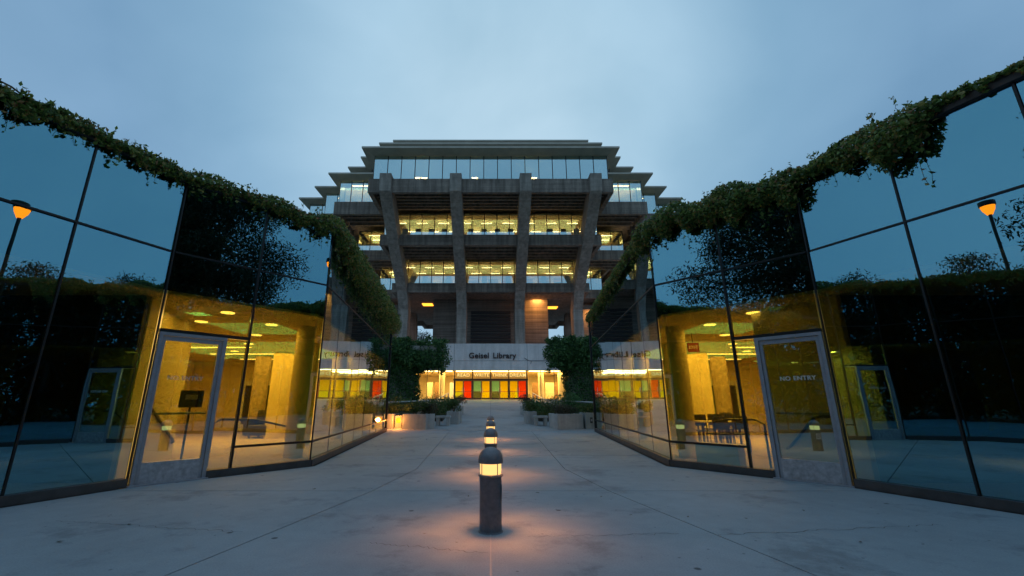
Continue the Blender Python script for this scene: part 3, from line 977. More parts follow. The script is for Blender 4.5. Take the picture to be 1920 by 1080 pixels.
# roofs: thin plates with a thicker core below
def roof(key, eave, name='roof'):
    d = LV[key]; z = d['z1']
    a = ccw(dedupe(outline(d['st'], eave))); b = ccw(dedupe(outline(d['st'], 0.15)))
    n = len(a)
    mb = MB()
    vs = [(x, y, z) for x, y in b] + [(x, y, z + 0.34) for x, y in a] + [(x, y, z + 0.58) for x, y in a]
    fs = [tuple(range(n - 1, -1, -1)), tuple(range(2 * n, 3 * n))]
    for i in range(n):
        j = (i + 1) % n
        fs += [(i, j, n + j, n + i), (n + i, n + j, 2 * n + j, 2 * n + i)]
    mb.add(vs, fs)
    return mb.build(name, 'roof_plate', TW)
roof('L6', 1.4); roof('L7', 1.3); roof('L8', 1.3)
# ceilings of the two lower storeys, walls inside, windows
for key in ('L4', 'L5', 'L6'):
    d = LV[key]
    inn = [(w - 0.35, h - 0.35) for w, h in d['st']]
    MB().prism(ccw(dedupe(outline(inn))), d['z1'] - 0.12, d['z1'] - 0.02).build('ceiling', 'cream_ceiling' if key != 'L6' else 'dim_ceiling', TW)
    hh = d['st'][0][1] - 9.0
    ww = d['st'][-1][0] - 7.0
    MB().box(-ww, CY - hh, d['z0'], ww, CY + hh, d['z1'] - 0.13).build('interior_wall', 'cream_wall', TW)
for key in ('L7', 'L8'):
    d = LV[key]
    MB().prism(ccw(dedupe(outline([(w - .1, h - .1) for w, h in d['st']]))), d['z0'] - 0.02, d['z1'] - 0.01).build('upper_storey', 'bronze_frame', TW)

mull_mesh = {}
def glaze(key, P, Q, mat='tower_glass', wide=1.8, visible=True):
    d = LV[key]
    P = Vector(P); Q = Vector(Q)
    ln = (Q - P).length
    if ln < 0.3: return
    u = (Q - P) / ln
    n = Vector((u.y, -u.x))
    k = max(1, round(ln / wide)) if visible else 1
    for i in range(k):
        a, b = ln * i / k, ln * (i + 1) / k
        MB().obox(P, u, n, a + 0.05, b - 0.05, -0.02, 0.0, d['z0'] + 0.05, d['z1'] - 0.02).build('pane', mat, TW)
        MB().obox(P, u, n, a - 0.05 if i else a + 0.002, a + 0.05, -0.09, 0.03, d['z0'] + 0.0, d['z1'] - 0.01).build('mullion', 'bronze_frame', TW)
    MB().obox(P, u, n, 0.05, ln, -0.07, 0.035, d['z0'] - 0.005, d['z0'] + 0.045).build('sill', 'bronze_frame', TW)
for key in ('L4', 'L5', 'L6'):
    po = ccw(dedupe([p for p in outline(LV[key]['st']) if abs(p[0]) > 1e-6]))
    for i in range(len(po)):
        P, Q = po[i], po[(i + 1) % len(po)]
        vis = min(P[1], Q[1]) < CY - 8
        glaze(key, P, Q, visible=vis)
# ceiling light strips inside (run across the front)
for key, hs, wmax in (('L4', (14.6, 11.4), 14.0), ('L5', (21.6, 18.4), 14.4)):
    d = LV[key]
    for r, h in enumerate(hs):
        for i in range(9):
            x = -wmax + (i + 0.5) * 2 * wmax / 9 + (0.7 if r % 2 else -0.6)
            if abs(x) + 0.75 > wmax: continue
            MB().box(x - 0.8, CY - h, d['z1'] - 0.55, x + 0.8, CY - h + 0.14, d['z1'] - 0.48).build('light_strip', 'strip_light', TW)
    for s in (-1, 1):
        w = d['st'][1][0]
        for h in (d['st'][1][1] - 1.5, d['st'][1][1] - 3.5):
            MB().box(s * (w - 3.4), CY - h, d['z1'] - 0.20, s * (w - 1.2), CY - h + 0.16, d['z1'] - 0.125).build('light_strip', 'strip_light', TW)
d = LV['L6']
for s in (-1, 1):
    for (w, h) in ((22.3, 23.4), (25.9, 19.4)):
        for k in range(3):
            MB().box(s * (w - 4.6 + k * 0.4), CY - h + 1.2 + k * 1.7, d['z1'] - 0.20, s * (w - 1.4 - k * .3), CY - h + 1.4 + k * 1.7, d['z1'] - 0.125).build('light_strip', 'strip_light', TW)
for x in (-10.2, -9.2, -2.2, 4.6, 6.0):
    MB().box(x - 0.4, CY - 27.5, d['z1'] - 1.9, x + 0.4, CY - 27.3, d['z1'] - 1.75).build('light_strip', 'strip_light', TW)
wt = (1.0, 0.69, 0.28)
for key, e in (('L4', 1900), ('L5', 2300)):
    d = LV[key]
    h = d['st'][0][1]
    area_light('storey_light', (0, CY - h + 4.0, d['z1'] - 0.25), 26, e, wt, TW, size_y=5.0)
    area_light('ceiling_fill', (0, CY - h + 4.5, d['z0'] + 0.9), 26, e * 0.28, wt, TW, rot=(math.pi, 0, 0), size_y=5.5)  # unseen fill light added to brighten the ceiling
    for s in (-1, 1):
        w, h1 = d['st'][1]
        area_light('ceiling_fill', (s * (w - 2.5), CY - h1 + 3.0, d['z0'] + 0.9), 3.0, 200, wt, TW, rot=(math.pi, 0, 0), size_y=3.5)  # unseen fill added under the wing ceilings
        area_light('storey_light', (s * (w - 2.5), CY - h1 + 3.0, d['z1'] - 0.25), 3.0, 380, wt, TW, size_y=3.5)
for s in (-1, 1):
    area_light('storey_light', (s * 20.5, CY - 20.0, LV['L6']['z1'] - 0.25), 4.0, 330, (1.0, 0.86, 0.6), TW, size_y=3.5)

# leaning columns: upright foot, bend, long slanted arm
def bent(x, face):
    """side profile in (distance from centre h, z)"""
    wd = 0.76
    zb = ZF1 - 0.06
    prof_out = [(15.6, zb), (15.5, 15.2), (17.45, 17.7), (21.0, 20.1), (24.75, 22.65), (30.95, 27.5), (31.2, 29.9)]
    prof_in = [(13.3, zb), (13.3, 15.6), (15.0, 18.4), (18.6, 21.0), (22.2, 23.6), (28.3, 28.6), (30.0, 29.9)]
    # keep the arm inside the profile of the slabs at its top
    n = len(prof_out)
    mb = MB()
    def P(h, z, s):
        if face == 'front': return (x + s, CY - h, z)
        h += 1.5 if z < 17 else 0.0
        if face == 'left': return (-h, CY + x + s, z)
        if face == 'right': return (h, CY + x + s, z)
        return (x + s, CY + h, z)
    vs = [P(h, z, -wd) for h, z in prof_out] + [P(h, z, wd) for h, z in prof_out] + [P(h, z, -wd) for h, z in prof_in] + [P(h, z, wd) for h, z in prof_in]
    fs = []
    for i in range(n - 1):
        fs += [(i, i + 1, n + i + 1, n + i), (2 * n + i, 2 * n + i + 1, 3 * n + i + 1, 3 * n + i), (i, i + 1, 2 * n + i + 1, 2 * n + i), (n + i, n + i + 1, 3 * n + i + 1, 3 * n + i)]
    fs += [(0, n, 3 * n, 2 * n), (n - 1, 2 * n - 1, 4 * n - 1, 3 * n - 1)]
    mb.add(vs, fs)
    return mb.build('leaning_column', 'column_concrete', TW, bevel=0.05)
for x in (-13.6, -4.53, 4.53, 13.6):
    bent(x, 'front')
    if abs(x) < 10:
        bent(x, 'left'); bent(x, 'right')
# core, lower soffit, dark slats for the recess, lit soffit
MB().box(-14.4, CY - 14.4, 18.1, 14.4, CY + 14.4, 18.55).build('soffit', 'tower_concrete', TW)
MB().box(-9.6, CY - 10.4, ZF1 - 0.06, 9.6, CY + 10.4, 18.1).build('core_wall', 'core_concrete', TW)
for k in range(14):
    z = ZF1 + 0.2 + k * 0.6
    MB().box(-3.3, CY - 10.62, z, 3.3, CY - 10.42, z + 0.42).build('recess_slat', 'recess_slat', TW)  # dark slats put in for the dark recess of the core front
MB().box(-5.9, CY - 10.9, ZF1 - 0.06, -4.9, CY - 10.41, 18.1).build('pilaster', 'core_concrete', TW)
MB().box(4.9, CY - 10.9, ZF1 - 0.06, 5.7, CY - 10.41, 18.1).build('pilaster', 'core_concrete', TW)
for x, y in ((-11.2, CY - 6.5), (11.3, CY - 4.0)):
    MB().box(x - 0.9, y - 0.9, 18.0, x + 0.9, y + 0.9, 18.095).build('soffit_lamp', 'sodium_soft', TW)
area_light('soffit_light', (7.8, CY - 11.4, 17.9), 1.6, 330, (1.0, 0.42, 0.10), TW, rot=(R(12), 0, 0))
area_light('soffit_light', (-11.2, CY - 6.5, 17.9), 1.5, 160, (1.0, 0.42, 0.10), TW)
area_light('soffit_light', (16.5, CY - 12.5, 16.0), 1.5, 220, (1.0, 0.42, 0.10), TW, rot=(R(10), 0, 0))
for s in (-1, 1):
    MB().box(s * 15.2, CY - 11.2, ZF1 - 0.06, s * 22.0, CY - 10.4, 16.9).build('side_screen_wall', 'core_concrete', TW)

# seats by the windows of the two lower storeys
ORD = ['leftmost','second','third','fourth','fifth','sixth','seventh','eighth','ninth','tenth','eleventh','twelfth','thirteenth','fourteenth']
def window_seat(x, key, i):
    d = LV[key]
    y = CY - d['st'][0][1] + 0.8; z = d['z0']
    T = thing('study_chair', '%s high backed study chair from the left in the %s row of lit windows' % (ORD[i], 'upper' if key == 'L5' else 'lower'), 'chair', (x, y, z), 'study chairs along the %s lit storey' % ('upper' if key == 'L5' else 'lower'))
    MB().box(x - 0.4, y, z + 0.25, x + 0.4, y + 0.75, z + 0.6).build('seat', 'chair_dark', T)
    MB().box(x - 0.4, y + 0.78, z + 0.2, x + 0.4, y + 0.95, z + 1.75).build('backrest', 'chair_dark', T)
    MB().box(x - 0.42, y + 0.1, z, x + 0.42, y + 0.7, z + 0.24).build('base', 'chair_dark', T)
for i, k in enumerate((0, 1, 2, 3, 5, 6, 7, 8, 9, 11, 12, 13)):
    window_seat(-12.6 + k * 1.94, 'L5', i)
for i, k in enumerate((0, 1, 3, 4, 6, 8, 9, 11, 13)):
    window_seat(-12.4 + k * 1.9, 'L4', i)

def bookcase(x, back, key, i, w=1.7):
    d = LV[key]
    y = CY - d['st'][0][1] + back; z = d['z0']
    T = thing('bookcase', '%s bookcase from the left inside the %s row of lit windows' % (ORD[i], 'upper' if key == 'L5' else 'lower'), 'bookcase', (x, y, z), 'bookcases behind the %s lit windows' % ('upper' if key == 'L5' else 'lower'))
    MB().box(x - w / 2, y, z, x + w / 2, y + 0.05, z + 2.2).build('back_panel', 'wood_warm', T)
    for k in range(5):
        MB().box(x - w / 2, y - 0.35, z + 0.05 + k * 0.5, x + w / 2, y - 0.002, z + 0.09 + k * 0.5).build('shelf', 'wood_warm', T)
    for k in range(4):
        MB().box(x - w / 2 + 0.05, y - 0.3, z + 0.092 + k * 0.5, x + w / 2 - random.uniform(0.1, 0.6), y - 0.003, z + 0.42 + k * 0.5).build('books', random.choice(['book_a', 'book_b', 'wood_warm']), T)
for i, (x, b) in enumerate(((-11.5, 4.2), (-8.6, 5.0), (-6.4, 4.2), (-1.6, 5.2), (1.2, 4.4), (3.6, 5.0), (7.0, 4.2), (10.8, 4.8))):
    bookcase(x, b, 'L5', i)
for i, (x, b) in enumerate(((-10.4, 4.0), (-7.2, 4.6), (-2.8, 4.0), (0.4, 4.8), (2.6, 4.2), (6.2, 4.8), (8.8, 4.0), (11.4, 4.6))):
    bookcase(x, b, 'L4', i)

# ------------------------------------------------------------------ ivy over the wall tops
def ivy(side, prof1, prof2, prof3, label, dens):
    """prof: list of (u, up, down, out) along each wall face"""
    F = FL if side < 0 else FR
    Ps, Ns = [], []
    stems = MB()
    for fr, prof in zip(F, (prof1, prof2, prof3)):
        o, u, n, ln = fr
        pu = [p[0] for p in prof]
        u1 = prof[-1][0]; u0 = prof[0][0]
        N = int(dens * (u1 - u0))
        # clumps: centres jittered along the wall
        uu = u0 + (u1 - u0) * rng.random(N)
        ph = rng.random() * 9
        wob = 0.74 + 0.20 * np.sin(uu * 2.7 + ph) * np.sin(uu * 6.1 + ph * 2) + 0.18 * np.sin(uu * 13.7 + ph * 3)
        up = np.interp(uu, pu, [p[1] for p in prof]) * (0.75 + 0.35 * np.sin(uu * 5.3 + ph))
        dn = np.interp(uu, pu, [p[2] for p in prof]) * np.clip(wob, 0.1, 1.3)
        ou = np.interp(uu, pu, [p[3] for p in prof])
        keep = rng.random(N) < np.clip((up + dn) / 0.75, 0.16, 1.0)
        k = rng.random(N)
        ang = rng.random(N) * math.pi * 2
        rad = 0.35 + 0.65 * rng.random(N) ** 0.5
        ca, sa = np.cos(ang) * rad, np.sin(ang) * rad
        zc = WTOP + 0.05 + (up - dn) / 2
        hz_ = (up + dn) / 2
        z = zc + sa * hz_
        off = 0.03 + ca * ou + np.where(sa < 0, ou * 0.35, 0.0)
        off = np.where(z < WTOP + 0.02, np.maximum(off, 0.07 + 0.05 * rng.random(N)), off)
        uu2 = uu + rng.normal(size=N) * 0.03
        P = np.stack([o.x + u.x * uu2 + n.x * off, o.y + u.y * uu2 + n.y * off, z], 1)
        Nn = np.stack([n.x * (ca + 0.4), n.y * (ca + 0.4), sa + 0.3], 1)
        Ps.append(P[keep]); Ns.append(Nn[keep])
        # trailing sprigs and stray shoots
        for q in range(int((u1 - u0) * 12)):
            a = u0 + (u1 - u0) * random.random()
            dmax = float(np.interp(a, pu, [p[2] for p in prof])); umax = float(np.interp(a, pu, [p[1] for p in prof]))
            m = random.randint(5, 14)
            if random.random() < 0.5:
                zz = WTOP + 0.03 + np.linspace(0, umax * random.uniform(0.8, 1.35), m)
            else:
                zz = WTOP - np.linspace(0, dmax * random.uniform(0.8, 1.45), m)
            da = np.cumsum(rng.normal(size=m)) * 0.012
            oo = 0.10 + rng.normal(size=m) * 0.02
            P = np.stack([o.x + u.x * (a + da) + n.x * oo, o.y + u.y * (a + da) + n.y * oo, zz], 1)
            stems.tube([tuple(q_) for q_ in P], 0.0035, 3)
            Ps.append(P + rng.normal(size=P.shape) * 0.018); Ns.append(np.tile([n.x, n.y, 0.3], (m, 1)))
    P = np.concatenate(Ps); Nn = np.concatenate(Ns)
    c = (F[1][0].x, F[1][0].y, WTOP)
    T = thing('ivy', label, 'plant', c)
    leaves('foliage', P, 0.060, 'ivy_leaf', T, Nn, 0.5, 0.6, 0.65, kind='stuff')
    mb = stems
    for fr, prof in zip(F, (prof1, prof2, prof3)):
        o, u, n, ln = fr
        pts = []
        a = prof[0][0]
        while a < prof[-1][0]:
            q = o + u * a + n * (0.02 + random.uniform(-.03, .03))
            pts.append((q.x, q.y, WTOP + 0.09 + random.uniform(-0.01, 0.05)))
            a += 0.18
        mb.tube(pts, 0.012, 5)
    mb.build('vine_stem', 'stem', T)
    return T
ivy(-1, [(0.0, 0.13, 0.20, 0.11), (0.5, 0.10, 0.24, 0.10), (1.0, 0.13, 0.28, 0.12), (1.5, 0.12, 0.15, 0.09), (1.9, 0.11, 0.24, 0.09), (2.4, 0.10, 0.34, 0.09), (3.2, 0.12, 0.3, 0.09), (5.0, 0.2, 0.3, 0.1), (7.0, 0.2, 0.3, 0.1)],
    [(0.0, 0.18, 0.20, 0.13), (0.6, 0.20, 0.16, 0.14), (1.4, 0.19, 0.24, 0.15), (2.2, 0.19, 0.34, 0.17), (2.84, 0.20, 0.50, 0.2)],
    [(0.0, 0.25, 0.6, 0.22), (2.0, 0.30, 0.9, 0.28), (5.0, 0.35, 1.05, 0.34), (8.5, 0.30, 1.1, 0.36), (10.9, 0.25, 1.0, 0.34)],
    'thin ivy trailing over the roof edge of the left glass building', 2600)
ivy(1, [(0.0, 0.16, 0.55, 0.22), (0.3, 0.18, 0.26, 0.18), (0.9, 0.20, 0.34, 0.20), (1.12, 0.20, 0.36, 0.22), (1.35, 0.38, 0.72, 0.40), (1.70, 0.36, 0.72, 0.40), (1.86, 0.26, 0.40, 0.28), (1.96, 0.14, 0.06, 0.10), (2.3, 0.12, 0.01, 0.07), (3.0, 0.22, 0.01, 0.08), (4.5, 0.3, 0.1, 0.1), (7.0, 0.2, 0.3, 0.1)],
    [(0.0, 0.18, 0.85, 0.26), (0.5, 0.24, 0.55, 0.28), (1.2, 0.30, 0.62, 0.30), (2.0, 0.32, 0.55, 0.32), (2.5, 0.26, 0.50, 0.28), (2.84, 0.22, 0.60, 0.26)],
    [(0.0, 0.24, 0.75, 0.26), (0.5, 0.14, 0.5, 0.16), (1.5, 0.10, 0.26, 0.10), (5.0, 0.12, 0.40, 0.14), (10.9, 0.12, 0.35, 0.12)],
    'thick bushy ivy hanging over the roof edge of the right glass building', 4200)

# ------------------------------------------------------------------ bollard lamps along the axis
def bollard(y, label):
    T = thing('bollard_lamp', label, 'bollard', (0, y, 0), 'bollard lamps along the plaza axis')
    MB().lathe(0, y, [(0.122, 0.0), (0.118, 0.006), (0.109, 0.012), (0.109, 0.495)], 32).build('shaft', 'bollard_shaft', T, smooth=True)
    MB().lathe(0, y, [(0.112, 0.495), (0.124, 0.503), (0.124, 0.517), (0.108, 0.522)], 32).build('collar', 'bollard_dome', T, smooth=True)
    MB().lathe(0, y, [(0.104, 0.522), (0.106, 0.57), (0.107, 0.625)], 32).build('lens', 'bollard_light', T, smooth=True)
    prof = [(0.105, 0.625), (0.124, 0.624), (0.126, 0.634), (0.124, 0.66)]
    prof += [(0.124 * math.cos(a), 0.66 + 0.115 * math.sin(a)) for a in [R(q) for q in (15, 30, 45, 60, 72, 82, 88)]]
    MB().lathe(0, y, prof, 32).build('dome', 'bollard_dome', T, smooth=True)
    for k in range(4):
        a = R(38 + 90 * k)
        MB().tube([(0.110 * math.sin(a), y - 0.110 * math.cos(a), 0.52), (0.111 * math.sin(a), y - 0.111 * math.cos(a), 0.628)], 0.0045, 6).build('divider', 'bollard_dome', T)
    for k in range(6):
        a = R(30 + 60 * k)
        l = bpy.data.lights.new('bollard_glow', 'SPOT'); l.energy = 20.0; l.color = (1.0, 0.33, 0.09); l.shadow_soft_size = 0.012
        l.spot_size = R(84); l.spot_blend = 1.0
        o = bpy.data.objects.new('bollard_glow', l); C.objects.link(o); o.parent = T
        o.location = (0.121 * math.cos(a), 0.121 * math.sin(a), 0.600)
        o.rotation_euler = Vector((-math.cos(a) * 0.68, -math.sin(a) * 0.68, 0.75)).to_track_quat('Z', 'Y').to_euler()
    return T
BY = [4.62, 8.0, 11.5, 15.3]
nm = ['nearest dome topped bollard lamp glowing orange at the front of the row', 'second bollard lamp of the row behind the nearest one', 'third bollard lamp of the row, partly hidden', 'farthest bollard lamp of the row nearest the ramp']
BT = [bollard(y, l) for y, l in zip(BY, nm)]
# small prohibition sign on the flanks of the nearest bollard
for s in (1,):
    T = BT[0]
    y = BY[0]
    pl = MB().box(s * 0.1085, y - 0.055, 0.29, s * 0.1125, y + 0.055, 0.43).build('sign_plate', 'sign_white', T)
    mb = MB()
    n = 24
    for i in range(n):
        a0, a1 = 2 * math.pi * i / n, 2 * math.pi * (i + 1) / n
        q = lambda r, a: (s * 0.1135, y + r * math.cos(a), 0.362 + r * math.sin(a))
        mb.add([q(0.034, a0), q(0.044, a0), q(0.044, a1), q(0.034, a1)], [(0, 1, 2, 3)])
    mb.add([(s * 0.1135, y - 0.03, 0.386), (s * 0.1135, y - 0.024, 0.392), (s * 0.1135, y + 0.03, 0.338), (s * 0.1135, y + 0.024, 0.332)], [(0, 1, 2, 3)])
    mb.build('symbol', 'sign_black', pl)

# ------------------------------------------------------------------ planters, benches, plants, rails by the ramp
def planter(poly, h, label, lit=False):
    zc = min(gz(p[1]) for p in poly)
    cx = sum(p[0] for p in poly) / len(poly); cy = sum(p[1] for p in poly) / len(poly)
    T = thing('planter', label, 'planter', (cx, cy, zc), 'concrete planters beside the ramp')
    poly = ccw(poly)
    inner = [(cx + (x - cx) * 0.84, cy + (y - cy) * 0.84) for x, y in poly]
    n = len(poly)
    z0, z1 = zc - 0.05, zc + h
    vs = [(x, y, z0) for x, y in poly] + [(x, y, z1) for x, y in poly] + [(x, y, z1) for x, y in inner] + [(x, y, z1 - 0.15) for x, y in inner]
    fs = [tuple(range(n - 1, -1, -1))]
    for i in range(n):
        j = (i + 1) % n
        fs += [(i, j, n + j, n + i), (n + i, n + j, 2 * n + j, 2 * n + i), (2 * n + i, 2 * n + j, 3 * n + j, 3 * n + i)]
    fs.append(tuple(range(3 * n, 4 * n)))
    MB().add(vs, fs).build('trough', 'planter_concrete', T, bevel=0.012)
    MB().prism([(cx + (x - cx) * 0.85, cy + (y - cy) * 0.85) for x, y in poly], z1 - 0.16, z1 - 0.07).build('soil', 'earth', T)
    return T
def shrub(x, y, z, r, h, n, label, mat='shrub_leaf', leaf=0.10, stems=8, group='plants in the ramp planters', aspect=0.42):
    T = thing('shrub', label, 'shrub', (x, y, z), group)
    Ps, Ns = [], []
    k = 9
    for i in range(k):
        a = random.random() * 6.28; rr = r * random.uniform(0.15, 0.75)
        c = (x + rr * math.cos(a), y + rr * math.sin(a) * 0.8, z + h * random.uniform(0.3, 0.78))
        P, Nn = blob_points(n // k, c, (r * 0.48, r * 0.48, h * 0.32), 0.35)
        Ps.append(P); Ns.append(Nn)
    P = np.concatenate(Ps); Nn = np.concatenate(Ns)
    P[:, 2] = np.maximum(P[:, 2], z + 0.02)
    leaves('foliage', P, leaf, mat, T, Nn, 0.4, aspect, kind='stuff')
    mb = MB()
    for i in range(stems):
        a = random.random() * 6.28; rr = r * random.uniform(0.2, 0.7)
        mb.tube([(x + random.uniform(-.05, .05), y, z), (x + rr * 0.5 * math.cos(a), y + rr * 0.5 * math.sin(a), z + h * 0.5), (x + rr * math.cos(a), y + rr * math.sin(a), z + h * random.uniform(0.8, 1.0))], [0.012, 0.008, 0.004], 4)
    mb.build('stem', 'stem', T)
    return T
# left group
planter([(-4.05, 20.5), (-2.95, 20.35), (-2.62, 20.9), (-2.75, 21.9), (-4.0, 22.0)], 0.68, 'pale angled planter lit orange on its left flank, left of the path')
planter([(-2.25, 22.7), (-1.62, 22.6), (-1.55, 23.9), (-2.25, 24.0)], 0.62, 'grey square planter at the right end of the left bench')
planter([(-2.55, 27.6), (-1.85, 27.5), (-1.80, 29.4), (-2.55, 29.4)], 0.60, 'far grey planter on the left side of the path')
planter([(-5.4, 20.9), (-4.55, 20.75), (-4.5, 21.9), (-5.4, 22.0)], 0.66, 'short planter with an orange lamp beside the left wall end')
# right group
planter([(4.25, 20.5), (3.05, 20.35), (2.80, 20.9), (2.85, 21.9), (4.2, 22.0)], 0.68, 'pale angled planter right of the path beside the bench')
planter([(2.35, 22.7), (1.85, 22.6), (1.78, 23.9), (2.35, 24.0)], 0.62, 'grey square planter at the left end of the right bench')
planter([(2.75, 27.6), (2.0, 27.5), (1.95, 29.4), (2.75, 29.4)], 0.60, 'far grey planter on the right side of the path')
planter([(5.4, 20.9), (4.36, 20.55), (4.36, 21.9), (5.4, 22.0)], 0.72, 'planter with a small dark outlet box beside the right wall end')
T = thing('outlet_box', 'small dark outlet box on the planter by the right wall end', 'box', (4.62, 20.62, 0.4))
MB().hexa([(4.60, 20.60, 0.30), (4.72, 20.64, 0.30), (4.71, 20.69, 0.30), (4.59, 20.65, 0.30), (4.60, 20.60, 0.55), (4.72, 20.64, 0.55), (4.71, 20.69, 0.55), (4.59, 20.65, 0.55)]).build('body', 'dark_door', T, bevel=0.008)
MB().hexa([(4.62, 20.597, 0.38), (4.70, 20.624, 0.38), (4.70, 20.63, 0.38), (4.62, 20.605, 0.38), (4.62, 20.597, 0.48), (4.70, 20.624, 0.48), (4.70, 20.63, 0.48), (4.62, 20.605, 0.48)]).build('cover', 'aluminium', T)
def bench(x0, x1, y, label):
    z = gz(y)
    T = thing('bench', label, 'bench', ((x0 + x1) / 2, y, z), 'concrete benches beside the ramp')
    MB().box(x0, y - 0.25, z + 0.36, x1, y + 0.25, z + 0.46).build('seat', 'planter_concrete', T, bevel=0.012)
    for a in (x0 + 0.04, x1 - 0.20):
        MB().box(a, y - 0.22, z - 0.04, a + 0.16, y + 0.22, z + 0.36).build('leg', 'planter_concrete', T, bevel=0.008)
bench(-2.72, -1.98, 22.1, 'plain concrete bench between the two left planters')
bench(2.12, 2.82, 22.1, 'plain concrete bench between the two right planters')
T = thing('planter_lamp', 'small orange wall lamp set in the gap between the left planters', 'lamp', (-4.35, 20.75, 0.02))
MB().box(-4.47, 20.9, 0.0, -4.17, 21.1, 0.62).build('housing', 'planter_concrete', T)
MB().box(-4.42, 20.87, 0.30, -4.22, 20.90, 0.52).build('lens', 'sodium_light', T)
pl = bpy.data.lights.new('planter_glow', 'POINT'); pl.energy = 45; pl.color = (1.0, 0.36, 0.06); pl.shadow_soft_size = 0.08
po_ = bpy.data.objects.new('planter_glow', pl); C.objects.link(po_); po_.parent = T
po_.location = Vector((-4.30, 20.45, 0.45)) - origin(T)

sh = [(-3.6, 21.2, 0.9, 0.75, 1500, 'spreading green shrub in the pale left planter', 'shrub_leaf'),
      (-2.95, 21.4, 0.5, 0.62, 1000, 'brownish wispy plant at the path end of the pale left planter', 'dry_leaf'),
      (-1.95, 23.3, 0.5, 0.70, 1100, 'round green shrub in the square planter by the left bench', 'shrub_leaf'),
      (-2.2, 28.5, 0.6, 0.75, 900, 'bushy shrub in the far left planter', 'dry_leaf'),
      (-5.0, 21.4, 0.75, 0.95, 1500, 'tall drooping shrub by the left wall end', 'shrub_leaf'),
      (-3.4, 24.6, 1.2, 1.5, 2200, 'dense green shrub below the left ivy column', 'shrub_leaf'),
      (-2.9, 26.6, 0.8, 1.2, 1500, 'leafy shrub behind the left bench', 'column_leaf'),
      (-5.6, 25.0, 1.3, 1.3, 2000, 'broad shrub left of the left ivy column', 'shrub_leaf'),
      (3.55, 21.2, 0.75, 0.55, 1200, 'low brown plant in the pale right planter', 'dry_leaf'),
      (2.1, 23.3, 0.45, 0.62, 1000, 'small grey green shrub in the square planter by the right bench', 'shrub_leaf'),
      (2.35, 28.5, 0.6, 0.75, 900, 'bushy shrub in the far right planter', 'dry_leaf'),
      (4.85, 21.4, 0.75, 0.6, 1300, 'green plant spilling over the planter by the right wall end', 'shrub_leaf'),
      (3.3, 24.4, 1.1, 1.3, 2200, 'bright green shrub below the right ivy column', 'shrub_leaf'),
      (4.6, 25.2, 1.1, 1.4, 2000, 'broad green shrub right of the bright one by the right ivy column', 'column_leaf'),
      (3.0, 26.8, 0.8, 1.2, 1500, 'leafy shrub behind the right bench', 'column_leaf')]
for x, y, r, h, n, lab, mt in sh:
    inpl = y < 24.2 or 27.4 < y < 29.5
    z = gz(y) + (0.52 if inpl else 0.0)
    shrub(x, y, z, r, h, n, lab, mt, 0.085 if mt != 'column_leaf' else 0.11)
# soil beds below the ivy columns
for s in (-1, 1):
    pts = ccw([(s * 2.6, 24.1), (s * 8.6, 24.1), (s * 8.6, 33.5), (s * 2.9, 33.5)])
    mb = MB(); n = 4
    vs = [(x, y, gz(y) - 0.05) for x, y in pts] + [(x, y, gz(y) + 0.16) for x, y in pts]
    mb.add(vs, [(3, 2, 1, 0), (4, 5, 6, 7)] + [(i, (i + 1) % 4, 4 + (i + 1) % 4, 4 + i) for i in range(4)])
    tag(mb.build('planting_bed', 'earth', at=(s * 5.6, 29, 0.5)), 'dark soil bed under the %s ivy column' % ('left' if s < 0 else 'right'), 'soil', kind='structure')

# ivy clad columns
def ivy_column(cx, cy, tw, half_l, half_r, ztop, label, dens=1.0):
    z0 = gz(cy)
    T = thing('ivy_column', label, 'plant', (cx, cy, z0))
    MB().prism([(cx - tw * 0.72, cy - 0.5), (cx + tw * 0.72, cy - 0.5), (cx + tw * 0.72, cy + 0.5), (cx - tw * 0.72, cy + 0.5)], z0, ztop - 1.0).build('pillar', 'planter_concrete', T)
    MB().box(cx - half_l * 0.72, cy - 0.6, ztop - 1.75, cx + half_r * 0.72, cy + 0.6, ztop - 0.75).build('beam', 'planter_concrete', T)
    Ps, Ns = [], []
    # trunk
    n = int(9000 * dens)
    a = rng.random(n) * 6.283; h = rng.random(n)
    zz = z0 + 0.1 + h * (ztop - z0 - 1.2)
    flare = 1 + 0.35 * np.clip((h - 0.55) / 0.45, 0, 1) ** 2
    k = (0.86 + 0.28 * rng.random(n)) * flare * (1 + 0.07 * np.sin(zz * 4 + a * 3))
    Ps.append(np.stack([cx + np.cos(a) * tw * k, cy + np.sin(a) * 0.95 * k, zz], 1)); Ns.append(np.stack([np.cos(a), np.sin(a), a * 0], 1))
    # head: overlapping lumps
    lumps = 24
    for i in range(lumps):
        fx = -half_l + 0.75 + (half_l + half_r - 1.5) * (i + 0.5) / lumps
        e = 1 - 0.22 * (abs(fx) / max(half_l, half_r)) ** 2
        c = (cx + fx, cy + random.uniform(-0.7, 0.3), ztop - 1.25 + random.uniform(-0.55, 0.42) * e)
        P, Nn = blob_points(int(1050 * dens), c, (0.92, 0.85, 0.78), 0.72)
        Ps.append(P); Ns.append(Nn)
    for i in range(70):                      # loose tufts that break the outline
        fx = random.uniform(-half_l + 0.2, half_r - 0.2)
        sd_ = random.random()
        c = (cx + fx, cy + random.uniform(-1.3, 0.4), ztop - 1.25 + (random.uniform(0.55, 1.05) if sd_ < 0.6 else -random.uniform(0.8, 1.25)))
        P, Nn = blob_points(int(70 * dens), c, (0.26, 0.26, 0.22), 0.1)
        Ps.append(P); Ns.append(Nn)
    P = np.concatenate(Ps); Nn = np.concatenate(Ns)
    leaves('foliage', P, 0.125, 'column_leaf', T, Nn, 0.75, 0.7, kind='stuff')
    return T
ivy_column(-6.05, 30.0, 1.05, 2.6, 3.2, 5.75, 'mushroom shaped ivy clad column left of the entrance')
